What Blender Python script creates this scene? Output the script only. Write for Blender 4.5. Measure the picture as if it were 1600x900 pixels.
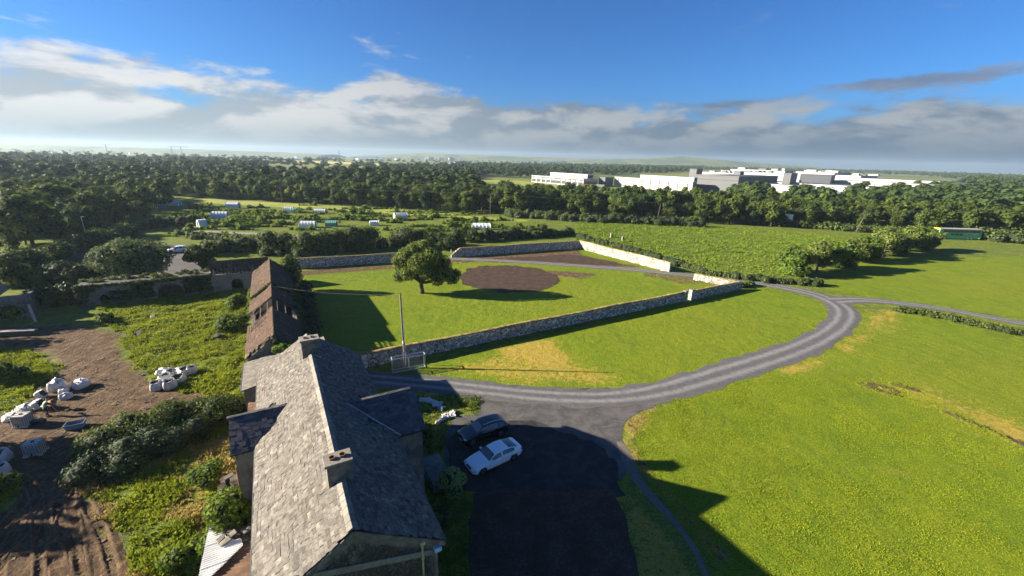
import bpy, math, random
import numpy as np
from mathutils import Vector, Matrix
for o in list(bpy.data.objects): bpy.data.objects.remove(o)
sc = bpy.context.scene; C = sc.collection
R_ = math.radians

# ------------------------------------------------------------------ camera
CAMH = 24.5; FPX = 653.0
PITCH = math.atan(202/653.); ROLL = math.atan(.025)
_cp, _sp = math.cos(PITCH), math.sin(PITCH)
FW = np.array([0, _cp, -_sp]); _r0 = np.array([1., 0, 0]); _u0 = np.array([0, _sp, _cp])
RT = _r0*math.cos(ROLL) + _u0*math.sin(ROLL); UP = -_r0*math.sin(ROLL) + _u0*math.cos(ROLL)
cd = bpy.data.cameras.new('camera'); cam = bpy.data.objects.new('camera', cd); C.objects.link(cam)
cd.sensor_width = 36; cd.lens = FPX/1600*36; cd.clip_end = 20000; cd.clip_start = 0.1
cam.matrix_world = Matrix(((RT[0], UP[0], -FW[0], 0), (RT[1], UP[1], -FW[1], 0), (RT[2], UP[2], -FW[2], CAMH), (0, 0, 0, 1)))
sc.camera = cam

def ray(px, py): return FW*FPX + RT*(px-800) - UP*(py-450)
def at(px, py, z=0.):                     # point at height z seen in this direction
    d = ray(px, py); t = (z-CAMH)/d[2]; return np.array([d[0]*t, d[1]*t, z])
def aty(px, py, y):
    d = ray(px, py); t = y/d[1]; return np.array([d[0]*t, y, CAMH+d[2]*t])
def proj(p):
    v = np.array(p, float)-[0, 0, CAMH]; k = FPX/v.dot(FW); return 800+v.dot(RT)*k, 450-v.dot(UP)*k

# ------------------------------------------------------------------ light
SUN_EL = R_(20.4)
sc.view_settings.view_transform = 'Standard'; sc.view_settings.look = 'None'
sc.view_settings.exposure = 2.1; sc.view_settings.gamma = 1
sl = bpy.data.lights.new('sun', 'SUN'); sl.energy = 5.0; sl.angle = R_(0.5); sl.color = (1, .87, .68)
so = bpy.data.objects.new('sun', sl); C.objects.link(so)
sdir = Vector((-math.cos(SUN_EL), 0.0, math.sin(SUN_EL)))     # towards the sun: low on the left
so.rotation_euler = sdir.to_track_quat('Z', 'Y').to_euler(); so.location = (-60, 20, 60)

# ------------------------------------------------------------------ node helper
class NT:
    def __init__(s, nt): s.t = nt; s.n = nt.nodes; s.l = nt.links
    def new(s, typ, inp=None, **kw):
        n = s.n.new(typ)
        for k, v in kw.items(): setattr(n, k, v)
        for k, v in (inp or {}).items():
            sock = n.inputs[k]
            if hasattr(v, 'is_output') or isinstance(v, bpy.types.NodeSocket): s.l.new(v, sock)
            else: sock.default_value = v
        return n
    def math(s, op, a, b=0., c=0., clamp=False):
        n = s.new('ShaderNodeMath', {0: a, 1: b, 2: c}, operation=op); n.use_clamp = clamp; return n.outputs[0]
    def mix(s, f, a, b, mode='MIX'):
        n = s.n.new('ShaderNodeMix'); n.data_type = 'RGBA'; n.blend_type = mode
        for i, v in ((0, f), (6, a), (7, b)):
            if isinstance(v, bpy.types.NodeSocket): s.l.new(v, n.inputs[i])
            else: n.inputs[i].default_value = v if i == 0 else (*v[:3], 1)
        return n.outputs[2]
    def mr(s, v, a, b, c=0., d=1., smooth=True):
        n = s.new('ShaderNodeMapRange', {0: v, 1: a, 2: b, 3: c, 4: d}); n.interpolation_type = 'SMOOTHSTEP' if smooth else 'LINEAR'; return n.outputs[0]
    def noise(s, vec, scale, detail=4, rough=.55, dist=0., out=0):
        n = s.new('ShaderNodeTexNoise', {'Scale': scale, 'Detail': detail, 'Roughness': rough, 'Distortion': dist})
        if vec is not None: s.l.new(vec, n.inputs['Vector'])
        return n.outputs[out]
    def vmul(s, v, k):
        n = s.new('ShaderNodeVectorMath', {0: v, 1: k}, operation='MULTIPLY'); return n.outputs[0]

# ------------------------------------------------------------------ sky with cloud banks
w = bpy.data.worlds.new('World'); sc.world = w; w.use_nodes = True
N = NT(w.node_tree); N.n.clear()
tc = N.new('ShaderNodeTexCoord').outputs['Generated']
sky = N.new('ShaderNodeTexSky'); sky.sky_type = 'NISHITA'; sky.sun_disc = False
sky.sun_elevation = SUN_EL; sky.sun_rotation = R_(-90); sky.altitude = 60; sky.air_density = 1.0; sky.dust_density = 0.4; sky.ozone_density = 3.0
sep = N.new('ShaderNodeSeparateXYZ', {0: tc}); dx, dy, dz = sep.outputs
el = N.math('ARCSINE', dz); az = N.math('ARCTAN2', dx, dy)             # az: 0 ahead, negative to the left
elp = N.math('MAXIMUM', el, 0.0)
cv = N.new('ShaderNodeCombineXYZ', {0: N.math('MULTIPLY', az, 2.6), 1: N.math('MULTIPLY', elp, 7.5), 2: 3.7}).outputs[0]
n1 = N.noise(cv, 2.1, 9, .55, .25)
n2 = N.noise(cv, 6.5, 7, .6, .3)
n3 = N.noise(cv, 1.1, 3, .5)
nn = N.math('ADD', N.math('MULTIPLY', n1, .70), N.math('MULTIPLY', n2, .30))
nn = N.math('ADD', N.math('MULTIPLY', N.math('SUBTRACT', nn, .5), 1.5), N.math('ADD', .5, N.math('MULTIPLY', N.math('SUBTRACT', n3, .5), .45)))
def gauss(az0, w_az, el0, w_el, amp):
    u = N.math('DIVIDE', N.math('SUBTRACT', az, az0), w_az); v_ = N.math('DIVIDE', N.math('SUBTRACT', elp, el0), w_el)
    q = N.math('ADD', N.math('MULTIPLY', u, u), N.math('MULTIPLY', v_, v_)); return N.math('MULTIPLY', N.math('EXPONENT', N.math('MULTIPLY', q, -1.0)), amp)
def addall(*a):
    r = a[0]
    for q in a[1:]: r = N.math('ADD', r, q)
    return r
top = N.mr(az, -0.95, 0.35, 0.145, 0.112)
rel = N.math('DIVIDE', elp, top)
bias = N.mr(rel, 0.55, 1.30, 0.30, -0.30, smooth=False)
bias = addall(bias, gauss(-.20, .15, .160, .045, .26), gauss(.76, .32, .139, .014, .34), gauss(.45, .12, .115, .01, .2), gauss(-.05, .30, .115, .02, .10), gauss(-.85, .35, .12, .03, .12), gauss(.62, .2, .235, .03, .16), gauss(.10, .06, .20, .03, .16), gauss(-.27, .12, .215, .03, .07), gauss(.02, .5, .02, .03, .2))
dens = N.mr(N.math('ADD', nn, bias), 0.42, 0.66)
# brightness of the cloud: sunlit puffs against greyer undersides, brighter toward the sun
cv2 = N.new('ShaderNodeCombineXYZ', {0: N.math('ADD', N.math('MULTIPLY', az, 2.6), .10), 1: N.math('SUBTRACT', N.math('MULTIPLY', elp, 7.5), .16), 2: 3.7}).outputs[0]
n1b = N.noise(cv2, 2.1, 9, .55, .25)
lit = N.mr(N.math('SUBTRACT', n1, n1b), -.09, .10, 0, 1)
side = N.mr(az, -0.95, 0.45, 1.0, 0.0)
loww = N.mr(elp, 0.0, 0.085, 0.0, 1.0)
bright = N.math('MULTIPLY', N.math('ADD', .25, N.math('MULTIPLY', lit, .75)), loww)
colL = N.mix(bright, (1.52, 1.88, 2.16), (4.00, 3.96, 3.84))
colR = N.mix(bright, (0.43, 0.70, 1.13), (1.83, 1.95, 2.03))
ccol = N.mix(side, colR, colL)
streak = gauss(.75, .35, .137, .02, .75)
ccol = N.mix(streak, ccol, (0.64, 0.98, 1.66))
skc = N.mix(1.0, sky.outputs[0], (.185, .405, .70), 'MULTIPLY')
hz = N.mr(elp, 0.0, 0.16, .5, 0.0)
skc = N.mix(hz, skc, N.mix(side, (0.43, 0.79, 1.37), (1.44, 1.94, 2.45)))
fin = N.mix(N.math('MULTIPLY', dens, .92), skc, ccol)
bg = N.new('ShaderNodeBackground', {0: fin, 1: 0.05})
N.l.new(bg.outputs[0], N.new('ShaderNodeOutputWorld').inputs[0])

# ------------------------------------------------------------------ mesh + object helpers
rng = np.random.default_rng(7); rnd = random.Random(5)
def link(o, parent=None):
    C.objects.link(o)
    if parent is not None: o.parent = parent
    return o
def mesh_np(name, V, F, rv=None, smooth=False):
    """V (n,3) floats, F (m,4) or (m,3) ints"""
    me = bpy.data.meshes.new(name); V = np.asarray(V, np.float32); F = np.asarray(F, np.int32); k = F.shape[1]
    me.vertices.add(len(V)); me.vertices.foreach_set('co', V.ravel())
    me.loops.add(F.size); me.loops.foreach_set('vertex_index', F.ravel())
    me.polygons.add(len(F)); me.polygons.foreach_set('loop_start', np.arange(0, F.size, k, dtype=np.int32))
    if smooth: me.polygons.foreach_set('use_smooth', np.ones(len(F), bool))
    if rv is not None:
        a = me.attributes.new('rv', 'FLOAT', 'FACE'); a.data.foreach_set('value', np.asarray(rv, np.float32))
    me.update(calc_edges=True); return me
class MB:
    def __init__(s): s.v = []; s.f = []; s.r = []
    def add(s, vs, fs, r=None):
        o = len(s.v); s.v.extend([tuple(map(float, q)) for q in vs]); r = rnd.random() if r is None else r
        for f in fs: s.f.append(tuple(i+o for i in f)); s.r.append(r)
        return s
    def box(s, x0, x1, y0, y1, z0, z1, r=None):
        return s.add([(x0,y0,z0),(x1,y0,z0),(x1,y1,z0),(x0,y1,z0),(x0,y0,z1),(x1,y0,z1),(x1,y1,z1),(x0,y1,z1)],
                     [(0,3,2,1),(4,5,6,7),(0,1,5,4),(1,2,6,5),(2,3,7,6),(3,0,4,7)], r)
    def obox(s, c, ax, ay, az, hx, hy, hz, r=None, jit=0):
        c, ax, ay, az = map(np.array, (c, ax, ay, az)); vs = []
        for k in (-1, 1):
            for i, j in ((-1,-1),(1,-1),(1,1),(-1,1)):
                p = c+ax*hx*i+ay*hy*j+az*hz*k
                if jit: p = p+np.array([rnd.uniform(-jit, jit) for _ in range(3)])
                vs.append(p)
        return s.add(vs, [(0,3,2,1),(4,5,6,7),(0,1,5,4),(1,2,6,5),(2,3,7,6),(3,0,4,7)], r)
    def tube(s, pts, rad, n=6, r=None, cap=True):
        pts = [np.array(p, float) for p in pts]; rads = rad if hasattr(rad, '__len__') else [rad]*len(pts)
        vs = []; r = rnd.random() if r is None else r
        for i, p in enumerate(pts):
            t = pts[min(i+1, len(pts)-1)]-pts[max(i-1, 0)]; t = t/(np.linalg.norm(t)+1e-9)
            a = np.cross(t, [0, 0, 1] if abs(t[2]) < .9 else [1, 0, 0]); a /= np.linalg.norm(a); b = np.cross(t, a)
            for k in range(n):
                th = 2*math.pi*k/n; vs.append(p+(a*math.cos(th)+b*math.sin(th))*rads[i])
        fs = [(i*n+k, i*n+(k+1) % n, (i+1)*n+(k+1) % n, (i+1)*n+k) for i in range(len(pts)-1) for k in range(n)]
        if cap: fs += [tuple(range(n))[::-1], tuple((len(pts)-1)*n+k for k in range(n))]
        return s.add(vs, fs, r)
    def cyl(s, c, r1, z0, z1, n=16, r2=None, r=None):
        return s.tube([(c[0], c[1], z0), (c[0], c[1], z1)], [r1, r1 if r2 is None else r2], n, r)
    def quad(s, a, b, c, d, r=None): return s.add([a, b, c, d], [(0, 1, 2, 3)], r)
    def poly(s, pts, r=None): return s.add(pts, [tuple(range(len(pts)))], r)
    def prism(s, pts, d, r=None):
        """pts: 3D outline, d: extrusion vector"""
        n = len(pts); d = np.array(d, float); vs = [np.array(p, float) for p in pts]; vs += [p+d for p in vs[:n]]
        return s.add(vs, [tuple(range(n))[::-1], tuple(range(n, 2*n))]+[(i, (i+1) % n, n+(i+1) % n, n+i) for i in range(n)], r)
    def mesh(s, name, smooth=False):
        me = bpy.data.meshes.new(name); me.from_pydata(s.v, [], s.f)
        a = me.attributes.new('rv', 'FLOAT', 'FACE'); a.data.foreach_set('value', np.array(s.r, np.float32))
        if smooth: me.polygons.foreach_set('use_smooth', np.ones(len(s.f), bool))
        me.update(); return me
def tag(o, label=None, cat=None, group=None, kind=None):
    if label: o['label'] = label
    if cat: o['category'] = cat
    if group: o['group'] = group
    if kind: o['kind'] = kind
    return o
def obj(name, m, mat, parent=None, smooth=False, kind=None, bevel=0, loc=None):
    me = m.mesh(name, smooth) if isinstance(m, MB) else m
    if mat is not None and not me.materials: me.materials.append(mat)
    o = link(bpy.data.objects.new(name, me), parent)
    if loc is not None: o.location = loc
    if bevel:
        b = o.modifiers.new('bevel', 'BEVEL'); b.width = bevel; b.segments = 2; b.limit_method = 'ANGLE'
    if kind: o['kind'] = kind
    return o
def thing(name, label, cat, loc=(0, 0, 0), rz=0, group=None, scale=1):
    o = link(bpy.data.objects.new(name, None)); o.location = tuple(loc); o.rotation_euler = (0, 0, rz); o.scale = (scale,)*3
    o.empty_display_size = .3
    return tag(o, label, cat, group)
def copy_tree(o, parent=None, top=True):
    c = o.copy(); C.objects.link(c)
    if parent is not None: c.parent = parent
    for ch in list(o.children): copy_tree(ch, c, False)
    return c

# ------------------------------------------------------------------ materials
def mat(name): 
    m = bpy.data.materials.new(name); m.use_nodes = True; t = NT(m.node_tree); t.n.clear(); return m, t
def finish(t, col, rough=.8, bump=None, bstr=.5, bdist=.05, spec=.3, metal=0., trans=None, extra=None):
    p = t.new('ShaderNodeBsdfPrincipled', {'Base Color': col if isinstance(col, bpy.types.NodeSocket) else (*col[:3], 1), 'Roughness': rough, 'Metallic': metal, 'Specular IOR Level': spec})
    for k, v in (extra or {}).items(): p.inputs[k].default_value = v
    if bump is not None:
        b = t.new('ShaderNodeBump', {'Strength': bstr, 'Distance': bdist, 'Height': bump}); t.l.new(b.outputs[0], p.inputs['Normal'])
    out = p.outputs[0]
    if trans is not None:
        tr = t.new('ShaderNodeBsdfTranslucent', {0: col}); mx = t.new('ShaderNodeMixShader', {0: trans}); t.l.new(out, mx.inputs[1]); t.l.new(tr.outputs[0], mx.inputs[2]); out = mx.outputs[0]
    t.l.new(out, t.new('ShaderNodeOutputMaterial').inputs[0])
def pos(t, objspace=False):
    return t.new('ShaderNodeTexCoord').outputs['Object'] if objspace else t.new('ShaderNodeNewGeometry').outputs['Position']
def rvnode(t):
    a = t.new('ShaderNodeAttribute', attribute_name='rv').outputs['Fac']; oi = t.new('ShaderNodeObjectInfo').outputs['Random']
    return t.math('FRACT', t.math('ADD', a, oi)), oi
def leafmat(name, dark, light, trans=.3, tint=(.10, .12, .02), rough=.55):
    m, t = mat(name); _, oi = rvnode(t); r = t.new('ShaderNodeAttribute', attribute_name='rv').outputs['Fac']
    c = t.mix(t.mr(r, 0, 1, smooth=False), dark, light)
    c = t.mix(t.math('MULTIPLY', oi, .38), c, tint)
    ns = t.noise(pos(t), .35, 3); c = t.mix(t.mr(ns, .35, .7, 0, .5), c, dark)
    finish(t, c, rough+.15, spec=.08, trans=trans); return m
def flat(name, col, rough=.7, metal=0., spec=.3, nz=.12, scale=3., bump=0., bscale=30.):
    m, t = mat(name); p = pos(t, True); ns = t.noise(p, scale, 5, .6)
    c = t.mix(t.mr(ns, .3, .7), tuple(x*(1-nz) for x in col), tuple(min(1, x*(1+nz)) for x in col))
    finish(t, c, rough, t.noise(p, bscale, 4) if bump else None, bump, .02, spec, metal); return m
def pieces(name, cols, rough=.8, nz=.25, scale=6., bump=.4, spec=.3, lichen=None):
    """pieces that each have their own tone (rv attribute + object random)"""
    m, t = mat(name); r, oi = rvnode(t); cr = t.new('ShaderNodeValToRGB', {0: r}); e = cr.color_ramp.elements
    while len(e) < len(cols): e.new(.5)
    for i, c in enumerate(cols): e[i].position = i/(len(cols)-1); e[i].color = (*c, 1)
    p = pos(t, True); ns = t.noise(p, scale, 6, .65)
    c = t.mix(t.mr(ns, .3, .75, 0, nz*2), cr.outputs[0], (.02, .02, .02))
    c = t.mix(t.mr(t.noise(p, .45, 5, .7), .5, .72, 0, .45), c, (.055, .05, .036))
    if lichen: c = t.mix(t.mr(t.noise(p, lichen[1], 8, .7), lichen[2], lichen[2]+.12, 0, lichen[3]), c, lichen[0])
    finish(t, c, rough, t.noise(p, scale*6, 4), bump, .02, spec); return m

M = {}
M['leaf_wood'] = leafmat('leaf_wood', (.015, .034, .008), (.14, .195, .034), .35, (.075, .09, .02))
M['leaf_wood2'] = leafmat('leaf_wood2', (.025, .045, .008), (.15, .185, .03), .3, (.10, .15, .03))
M['leaf_wood3'] = leafmat('leaf_wood3', (.010, .026, .010), (.07, .115, .035), .25, (.05, .10, .03))
M['leaf_far'] = leafmat('leaf_far', (.014, .032, .012), (.070, .112, .028), .2, (.06, .07, .02))
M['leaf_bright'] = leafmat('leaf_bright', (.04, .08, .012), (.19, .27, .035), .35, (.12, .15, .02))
M['leaf_tree'] = leafmat('leaf_tree', (.055, .085, .014), (.25, .30, .065), .3, (.09, .12, .03))
M['leaf_olive'] = leafmat('leaf_olive', (.045, .07, .028), (.17, .22, .085), .3, (.09, .12, .04))
M['leaf_pale'] = leafmat('leaf_pale', (.16, .22, .06), (.34, .40, .16), .3, (.25, .32, .1))
M['leaf_hedge'] = leafmat('leaf_hedge', (.025, .048, .009), (.15, .20, .038), .25, (.08, .09, .02))
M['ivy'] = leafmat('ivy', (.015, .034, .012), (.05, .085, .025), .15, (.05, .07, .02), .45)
M['grassblade'] = leafmat('grassblade', (.10, .175, .016), (.25, .35, .035), .35, (.20, .20, .03))
M['yardblade'] = leafmat('yardblade', (.13, .18, .012), (.36, .40, .022), .38, (.22, .22, .03))
M['strawblade'] = leafmat('strawblade', (.24, .19, .05), (.50, .40, .16), .3, (.3, .28, .06))
M['lawnblade'] = leafmat('lawnblade', (.12, .18, .010), (.30, .36, .014), .35, (.26, .30, .02))
M['weed'] = leafmat('weed', (.05, .09, .012), (.20, .27, .03), .35, (.15, .17, .03))
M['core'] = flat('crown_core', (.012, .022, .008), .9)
M['bark'] = pieces('bark', [(.07, .055, .04), (.11, .09, .07)], .9, .3, 4)
M['slate'] = pieces('slate', [(.068, .062, .056), (.122, .112, .10), (.145, .132, .118), (.17, .155, .137), (.10, .092, .083), (.24, .22, .192)], .8, .34, 5, .7, .2, ((.27, .25, .21), 3.2, .58, .6))
M['slate_dark'] = pieces('slate_dark', [(.035, .036, .042), (.06, .06, .068), (.085, .083, .09), (.12, .115, .12)], .6, .2, 5, .35, .4, ((.30, .30, .28), 1.8, .62, .35))
M['ridge'] = pieces('ridge', [(.17, .16, .14), (.26, .245, .21)], .85, .2, 6)
M['render'] = None
m, t = mat('roughcast'); p = pos(t, True); c = t.mix(t.mr(t.noise(p, .8, 6, .65), .35, .65), (.10, .097, .088), (.20, .193, .172)); c = t.mix(t.mr(t.noise(t.vmul(p, (3, 3, .5)), 1.6, 5), .5, .72, 0, .8), c, (.06, .06, .055))
finish(t, c, .92, t.noise(p, 28, 4), .6, .03); M['render'] = m
m, t = mat('chimney_render'); p = pos(t, True); c = t.mix(t.mr(t.noise(p, 2.2, 6, .7), .35, .65), (.09, .083, .07), (.18, .168, .148)); finish(t, c, .92, t.noise(p, 22, 4), .6, .02); M['chim'] = m
M['tile'] = pieces('clay_tile', [(.036, .018, .011), (.07, .034, .019), (.092, .046, .025), (.054, .029, .02), (.115, .068, .036)], .85, .3, 3, .4, .2, ((.20, .19, .06), .7, .56, .55))
M['stone'] = pieces('wall_stone', [(.07, .065, .06), (.17, .16, .145), (.28, .265, .235), (.34, .32, .28), (.22, .205, .185), (.38, .36, .31)], .9, .12, 5, .4)
M['mortar'] = flat('lime_mortar', (.54, .52, .46), .95, nz=.25, scale=1.5, bump=.5)
m, t = mat('coping_sod'); p = pos(t, True); c = t.mix(t.mr(t.noise(p, .9, 5, .65), .38, .6), (.13, .075, .04), (.24, .20, .05)); c = t.mix(t.mr(t.noise(p, 4, 5), .5, .7), c, (.36, .30, .12)); finish(t, c, .95, t.noise(p, 12, 4), .9, .08); M['coping'] = m
M['moss'] = M['coping']
M['rust'] = flat('rusty_sheet', (.15, .085, .05), .8, nz=.45, scale=1.2, bump=.4)
M['galv'] = flat('galvanised_steel', (.45, .47, .49), .4, .75, nz=.12)
M['white_sheet'] = flat('white_corrugated_sheet', (.72, .73, .72), .45, nz=.12, scale=1.4)
M['plastic'] = flat('white_plastic', (.68, .70, .70), .5, nz=.06)
M['tank'] = flat('milky_tank', (.50, .50, .46), .4, nz=.08)
m, t = mat('bag_fabric'); p = pos(t, True); c = t.mix(t.mr(t.noise(p, 2.5, 5), .4, .7), (.58, .58, .57), (.42, .41, .38)); finish(t, c, .6, t.noise(p, 5, 5, .6, .6), .9, .12); M['bag'] = m
M['black'] = flat('black_rubber', (.012, .012, .013), .75)
M['darkhole'] = flat('dark_interior', (.02, .018, .016), .95)
M['wood'] = pieces('weathered_wood', [(.10, .08, .06), (.17, .14, .11)], .9, .3, 6)
M['polewood'] = pieces('pole_wood', [(.13, .115, .10), (.18, .16, .14)], .85, .25, 3)
M['bare'] = pieces('pale_wood', [(.40, .36, .30), (.50, .45, .38)], .85, .2, 3)
M['wire'] = flat('wire', (.10, .10, .11), .5, .5)
M['skin'] = flat('skin', (.45, .27, .19), .55, nz=.05)
M['hivis'] = flat('hivis_vest', (.20, .75, .16), .6, nz=.08)
M['reflect'] = flat('silver_band', (.65, .67, .66), .35, .3)
M['navy'] = flat('dark_clothes', (.018, .020, .028), .85)
M['hair'] = flat('dark_hair', (.02, .015, .012), .6)
M['blue_tub'] = flat('grey_blue_tub', (.13, .19, .26), .55, nz=.15)
M['wh_white'] = flat('white_cladding', (.34, .34, .335), .5, nz=.03, scale=.05)
M['wh_grey'] = flat('grey_cladding', (.075, .083, .092), .5, nz=.05, scale=.05)
M['wh_dark'] = flat('dark_cladding', (.04, .048, .062), .45, nz=.08, scale=.05)
M['wh_glass'] = flat('office_glass', (.05, .07, .09), .12, nz=.1, scale=.1, spec=.6)
M['poly'] = flat('polythene', (.62, .64, .63), .4, nz=.08)
M['green_net'] = flat('green_netting', (.10, .34, .25), .6, nz=.1)
M['red'] = flat('red_panel', (.45, .06, .03), .6)

# ================================================================== GROUND
G = lambda px, py: at(px, py)[:2]
def gp(*pts): return np.array([G(a, b) for a, b in pts])
def sdist(P, poly):
    """signed distance, positive inside"""
    inside = np.zeros(len(P), bool); dmin = np.full(len(P), 1e9)
    for i in range(len(poly)):
        a = poly[i]; b = poly[(i+1) % len(poly)]; ab = b-a
        t = np.clip(((P-a)@ab)/(ab@ab+1e-9), 0, 1); dmin = np.minimum(dmin, np.hypot(*(P-(a+t[:, None]*ab)).T))
        c = ((a[1] > P[:, 1]) != (b[1] > P[:, 1])); 
        with np.errstate(divide='ignore', invalid='ignore'): xx = (b[0]-a[0])*(P[:, 1]-a[1])/(b[1]-a[1])+a[0]
        inside ^= c & (P[:, 0] < xx)
    return np.where(inside, dmin, -dmin)
def ldist(P, line):
    dmin = np.full(len(P), 1e9)
    for a, b in zip(line[:-1], line[1:]):
        ab = b-a; t = np.clip(((P-a)@ab)/(ab@ab+1e-9), 0, 1); dmin = np.minimum(dmin, np.hypot(*(P-(a+t[:, None]*ab)).T))
    return dmin
def vnoise(P, s, seed=0):
    """smooth value noise, 0..1"""
    q = P/s; i = np.floor(q).astype(int); f = q-i; f = f*f*(3-2*f)
    def h(a, b): 
        n = (a*374761393+b*668265263+seed*144269) & 0x7fffffff; n = ((n ^ (n >> 13))*1274126177) & 0x7fffffff; return ((n ^ (n >> 16)) & 0xffff)/65535.
    a, b = i[:, 0], i[:, 1]; fx, fy = f[:, 0], f[:, 1]
    return (h(a, b)*(1-fx)+h(a+1, b)*fx)*(1-fy)+(h(a, b+1)*(1-fx)+h(a+1, b+1)*fx)*fy
def soft(d, w): return np.clip(d/w*.5+.5, 0, 1)

mud_poly = gp((-60, 512), (60, 508), (135, 507), (192, 522), (188, 545), (214, 577), (246, 602), (300, 616), (372, 628), (378, 640), (345, 652), (255, 664), (185, 692), (142, 712), (130, 745), (128, 775), (150, 800), (188, 840), (208, 880), (225, 960), (-80, 960))
island = gp((-60, 530), (40, 545), (75, 560), (92, 580), (60, 600), (25, 640), (-60, 650))
island2 = gp((-80, 745), (5, 745), (25, 765), (20, 785), (-40, 800))
lower_grass = gp((130, 775), (145, 705), (250, 660), (380, 640), (405, 700), (400, 960), (225, 960), (208, 880), (150, 800))
yard_green = gp((190, 520), (150, 500), (160, 470), (380, 440), (385, 560), (378, 628), (300, 614), (246, 600), (214, 575))
straw_tri = gp((645, 590), (700, 566), (800, 545), (868, 528), (905, 560), (985, 592), (940, 608), (850, 603), (760, 594), (700, 586))
straw_dry = gp((775, 548), (862, 530), (890, 560), (902, 580), (840, 578), (800, 560))
garden = gp((470, 425), (615, 412), (705, 400), (905, 389), (1045, 424), (1085, 440), (1150, 455), (1068, 471), (566, 574), (480, 545))
between = gp((640, 575), (1068, 470), (1155, 452), (1190, 447), (1255, 463), (1292, 480), (1292, 500), (1200, 548), (1100, 580), (985, 606), (850, 606), (700, 590))
rightf = gp((985, 660), (1100, 608), (1200, 575), (1300, 545), (1345, 490), (1420, 488), (1720, 560), (1900, 960), (1180, 960), (1000, 740))
upperright = gp((1285, 450), (1330, 405), (1450, 402), (1900, 400), (1900, 540), (1500, 484), (1340, 462))
fstrip = gp((1320, 590), (1460, 600), (1640, 660), (1700, 740), (1560, 690), (1450, 640), (1380, 615))
verge_r = gp((1345, 482), (1420, 482), (1400, 520), (1330, 560), (1230, 590), (1180, 592), (1290, 550), (1335, 515))
verge_path = gp((985, 650), (1025, 636), (1005, 655), (998, 690), (1020, 730), (1100, 810), (1190, 900), (1130, 900), (1060, 825), (1000, 755), (972, 690))
lower_verge = gp((960, 755), (985, 760), (1060, 840), (1120, 960), (1000, 960), (990, 850))
bedA = gp((700, 412), (840, 400), (900, 396), (955, 408), (1015, 418), (940, 418), (850, 410), (770, 410))
bedB = gp((700, 420), (870, 423), (940, 428), (905, 436), (875, 432), (860, 428), (760, 420))
wallfoot = gp((455, 424), (615, 414), (705, 404), (905, 391), (903, 397), (705, 410), (615, 420), (470, 430))
bare_gate = gp((1010, 424), (1085, 432), (1120, 445), (1060, 444), (1000, 432))
porchgrass = gp((652, 612), (690, 616), (745, 622), (752, 634), (745, 645), (700, 650), (690, 700), (665, 740), (660, 640))
nearhouse_r = gp((690, 745), (735, 770), (738, 960), (640, 960), (660, 740))
leftwoods_dark = gp((-300, 420), (270, 300), (280, 420), (150, 505), (60, 510), (-300, 560))

# fine in the middle, coarse to the horizon
def axis(lo, hi, step, far):
    mid = np.arange(lo, hi+step, step); out = []; x = hi; s = step
    while x < far: s *= 1.22; x += s; out.append(x)
    out = [q for q in out if q < far]+[far]
    neg = []; x = lo; s = step
    while x > -far: s *= 1.22; x -= s; neg.append(max(x, -far))
    return np.array(neg[::-1]+list(mid)+out)
gx = axis(-95, 75, .45, 5000); gy = axis(8, 115, .45, 5000)
XX, YY = np.meshgrid(gx, gy); GP = np.stack([XX.ravel(), YY.ravel()], 1)
near = (GP[:, 0] > -260) & (GP[:, 0] < 320) & (GP[:, 1] > -20) & (GP[:, 1] < 320)
mud = np.zeros(len(GP)); straw = np.zeros(len(GP)); mown = np.zeros(len(GP)); rut = np.zeros(len(GP))
Q = GP[near]; jn = (vnoise(Q, 2.5, 1)-.5)*1.6+(vnoise(Q, .9, 2)-.5)*.8
def msk(poly, w=.8, j=1.): return soft(sdist(Q, poly)+jn*j, w)
m_ = msk(mud_poly, 1.6); m_ = m_*(1-msk(island, 1.5))*(1-msk(island2, 1.))
m_ = np.maximum(m_, .75*msk(bedA, .8)); m_ = np.maximum(m_, .75*msk(bedB, .8, .5)); m_ = np.maximum(m_, .85*msk(wallfoot, .5, .3)); m_ = np.maximum(m_, .55*msk(bare_gate, 1.))
pit1 = ldist(Q, gp((1345, 600), (1380, 612), (1402, 617))); pit2 = ldist(Q, gp((1400, 601), (1428, 609))); pit3 = ldist(Q, gp((1480, 645), (1530, 665), (1575, 685), (1640, 712))); pit4 = ldist(Q, gp((1362, 600), (1388, 606), (1400, 612)))
for p_, w_ in ((pit1, .42), (pit2, .6), (pit3, .5), (pit4, .4)): m_ = np.maximum(m_, np.clip((w_+jn*.2-p_)/.25, 0, 1))
m_ = np.maximum(m_, .5*msk(verge_path, .7)); m_ = np.maximum(m_, .35*msk(porchgrass, .6)*(vnoise(Q, 3, 8) > .45))
s_ = msk(straw_tri, 2.2)*.58; s_ = np.maximum(s_, msk(straw_dry, 2.)); s_ = np.maximum(s_, .75*msk(fstrip, 4.)*(.5+.5*vnoise(Q, 5, 9)))
s_ = np.maximum(s_, .85*msk(verge_r, 2.)*(.4+.6*vnoise(Q, 2.5, 5))); s_ = np.maximum(s_, .65*msk(verge_path, .7)); s_ = np.maximum(s_, .6*msk(lower_verge, .8)); s_ = np.maximum(s_, .5*msk(porchgrass, .7))
lg = msk(lower_grass, 1.); diag = np.abs(((Q@np.array([.62, -.78]))/3.3) % 1-.5)*2
s_ = np.maximum(s_, lg*np.clip(vnoise(Q, 1.8, 12)*1.5-.55, 0, .9)); s_ = np.maximum(s_, .45*msk(yard_green, 1)*np.clip(vnoise(Q, 2.2, 13)*2-1, 0, 1))
s_ = np.maximum(s_, .45*msk(upperright, 1)*np.clip(vnoise(Q, 9, 14)*2.2-1.35, 0, 1))
w_ = msk(garden, .6, .3); 
for pl in (between, rightf, upperright): w_ = np.maximum(w_, msk(pl, .8, .4))
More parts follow.
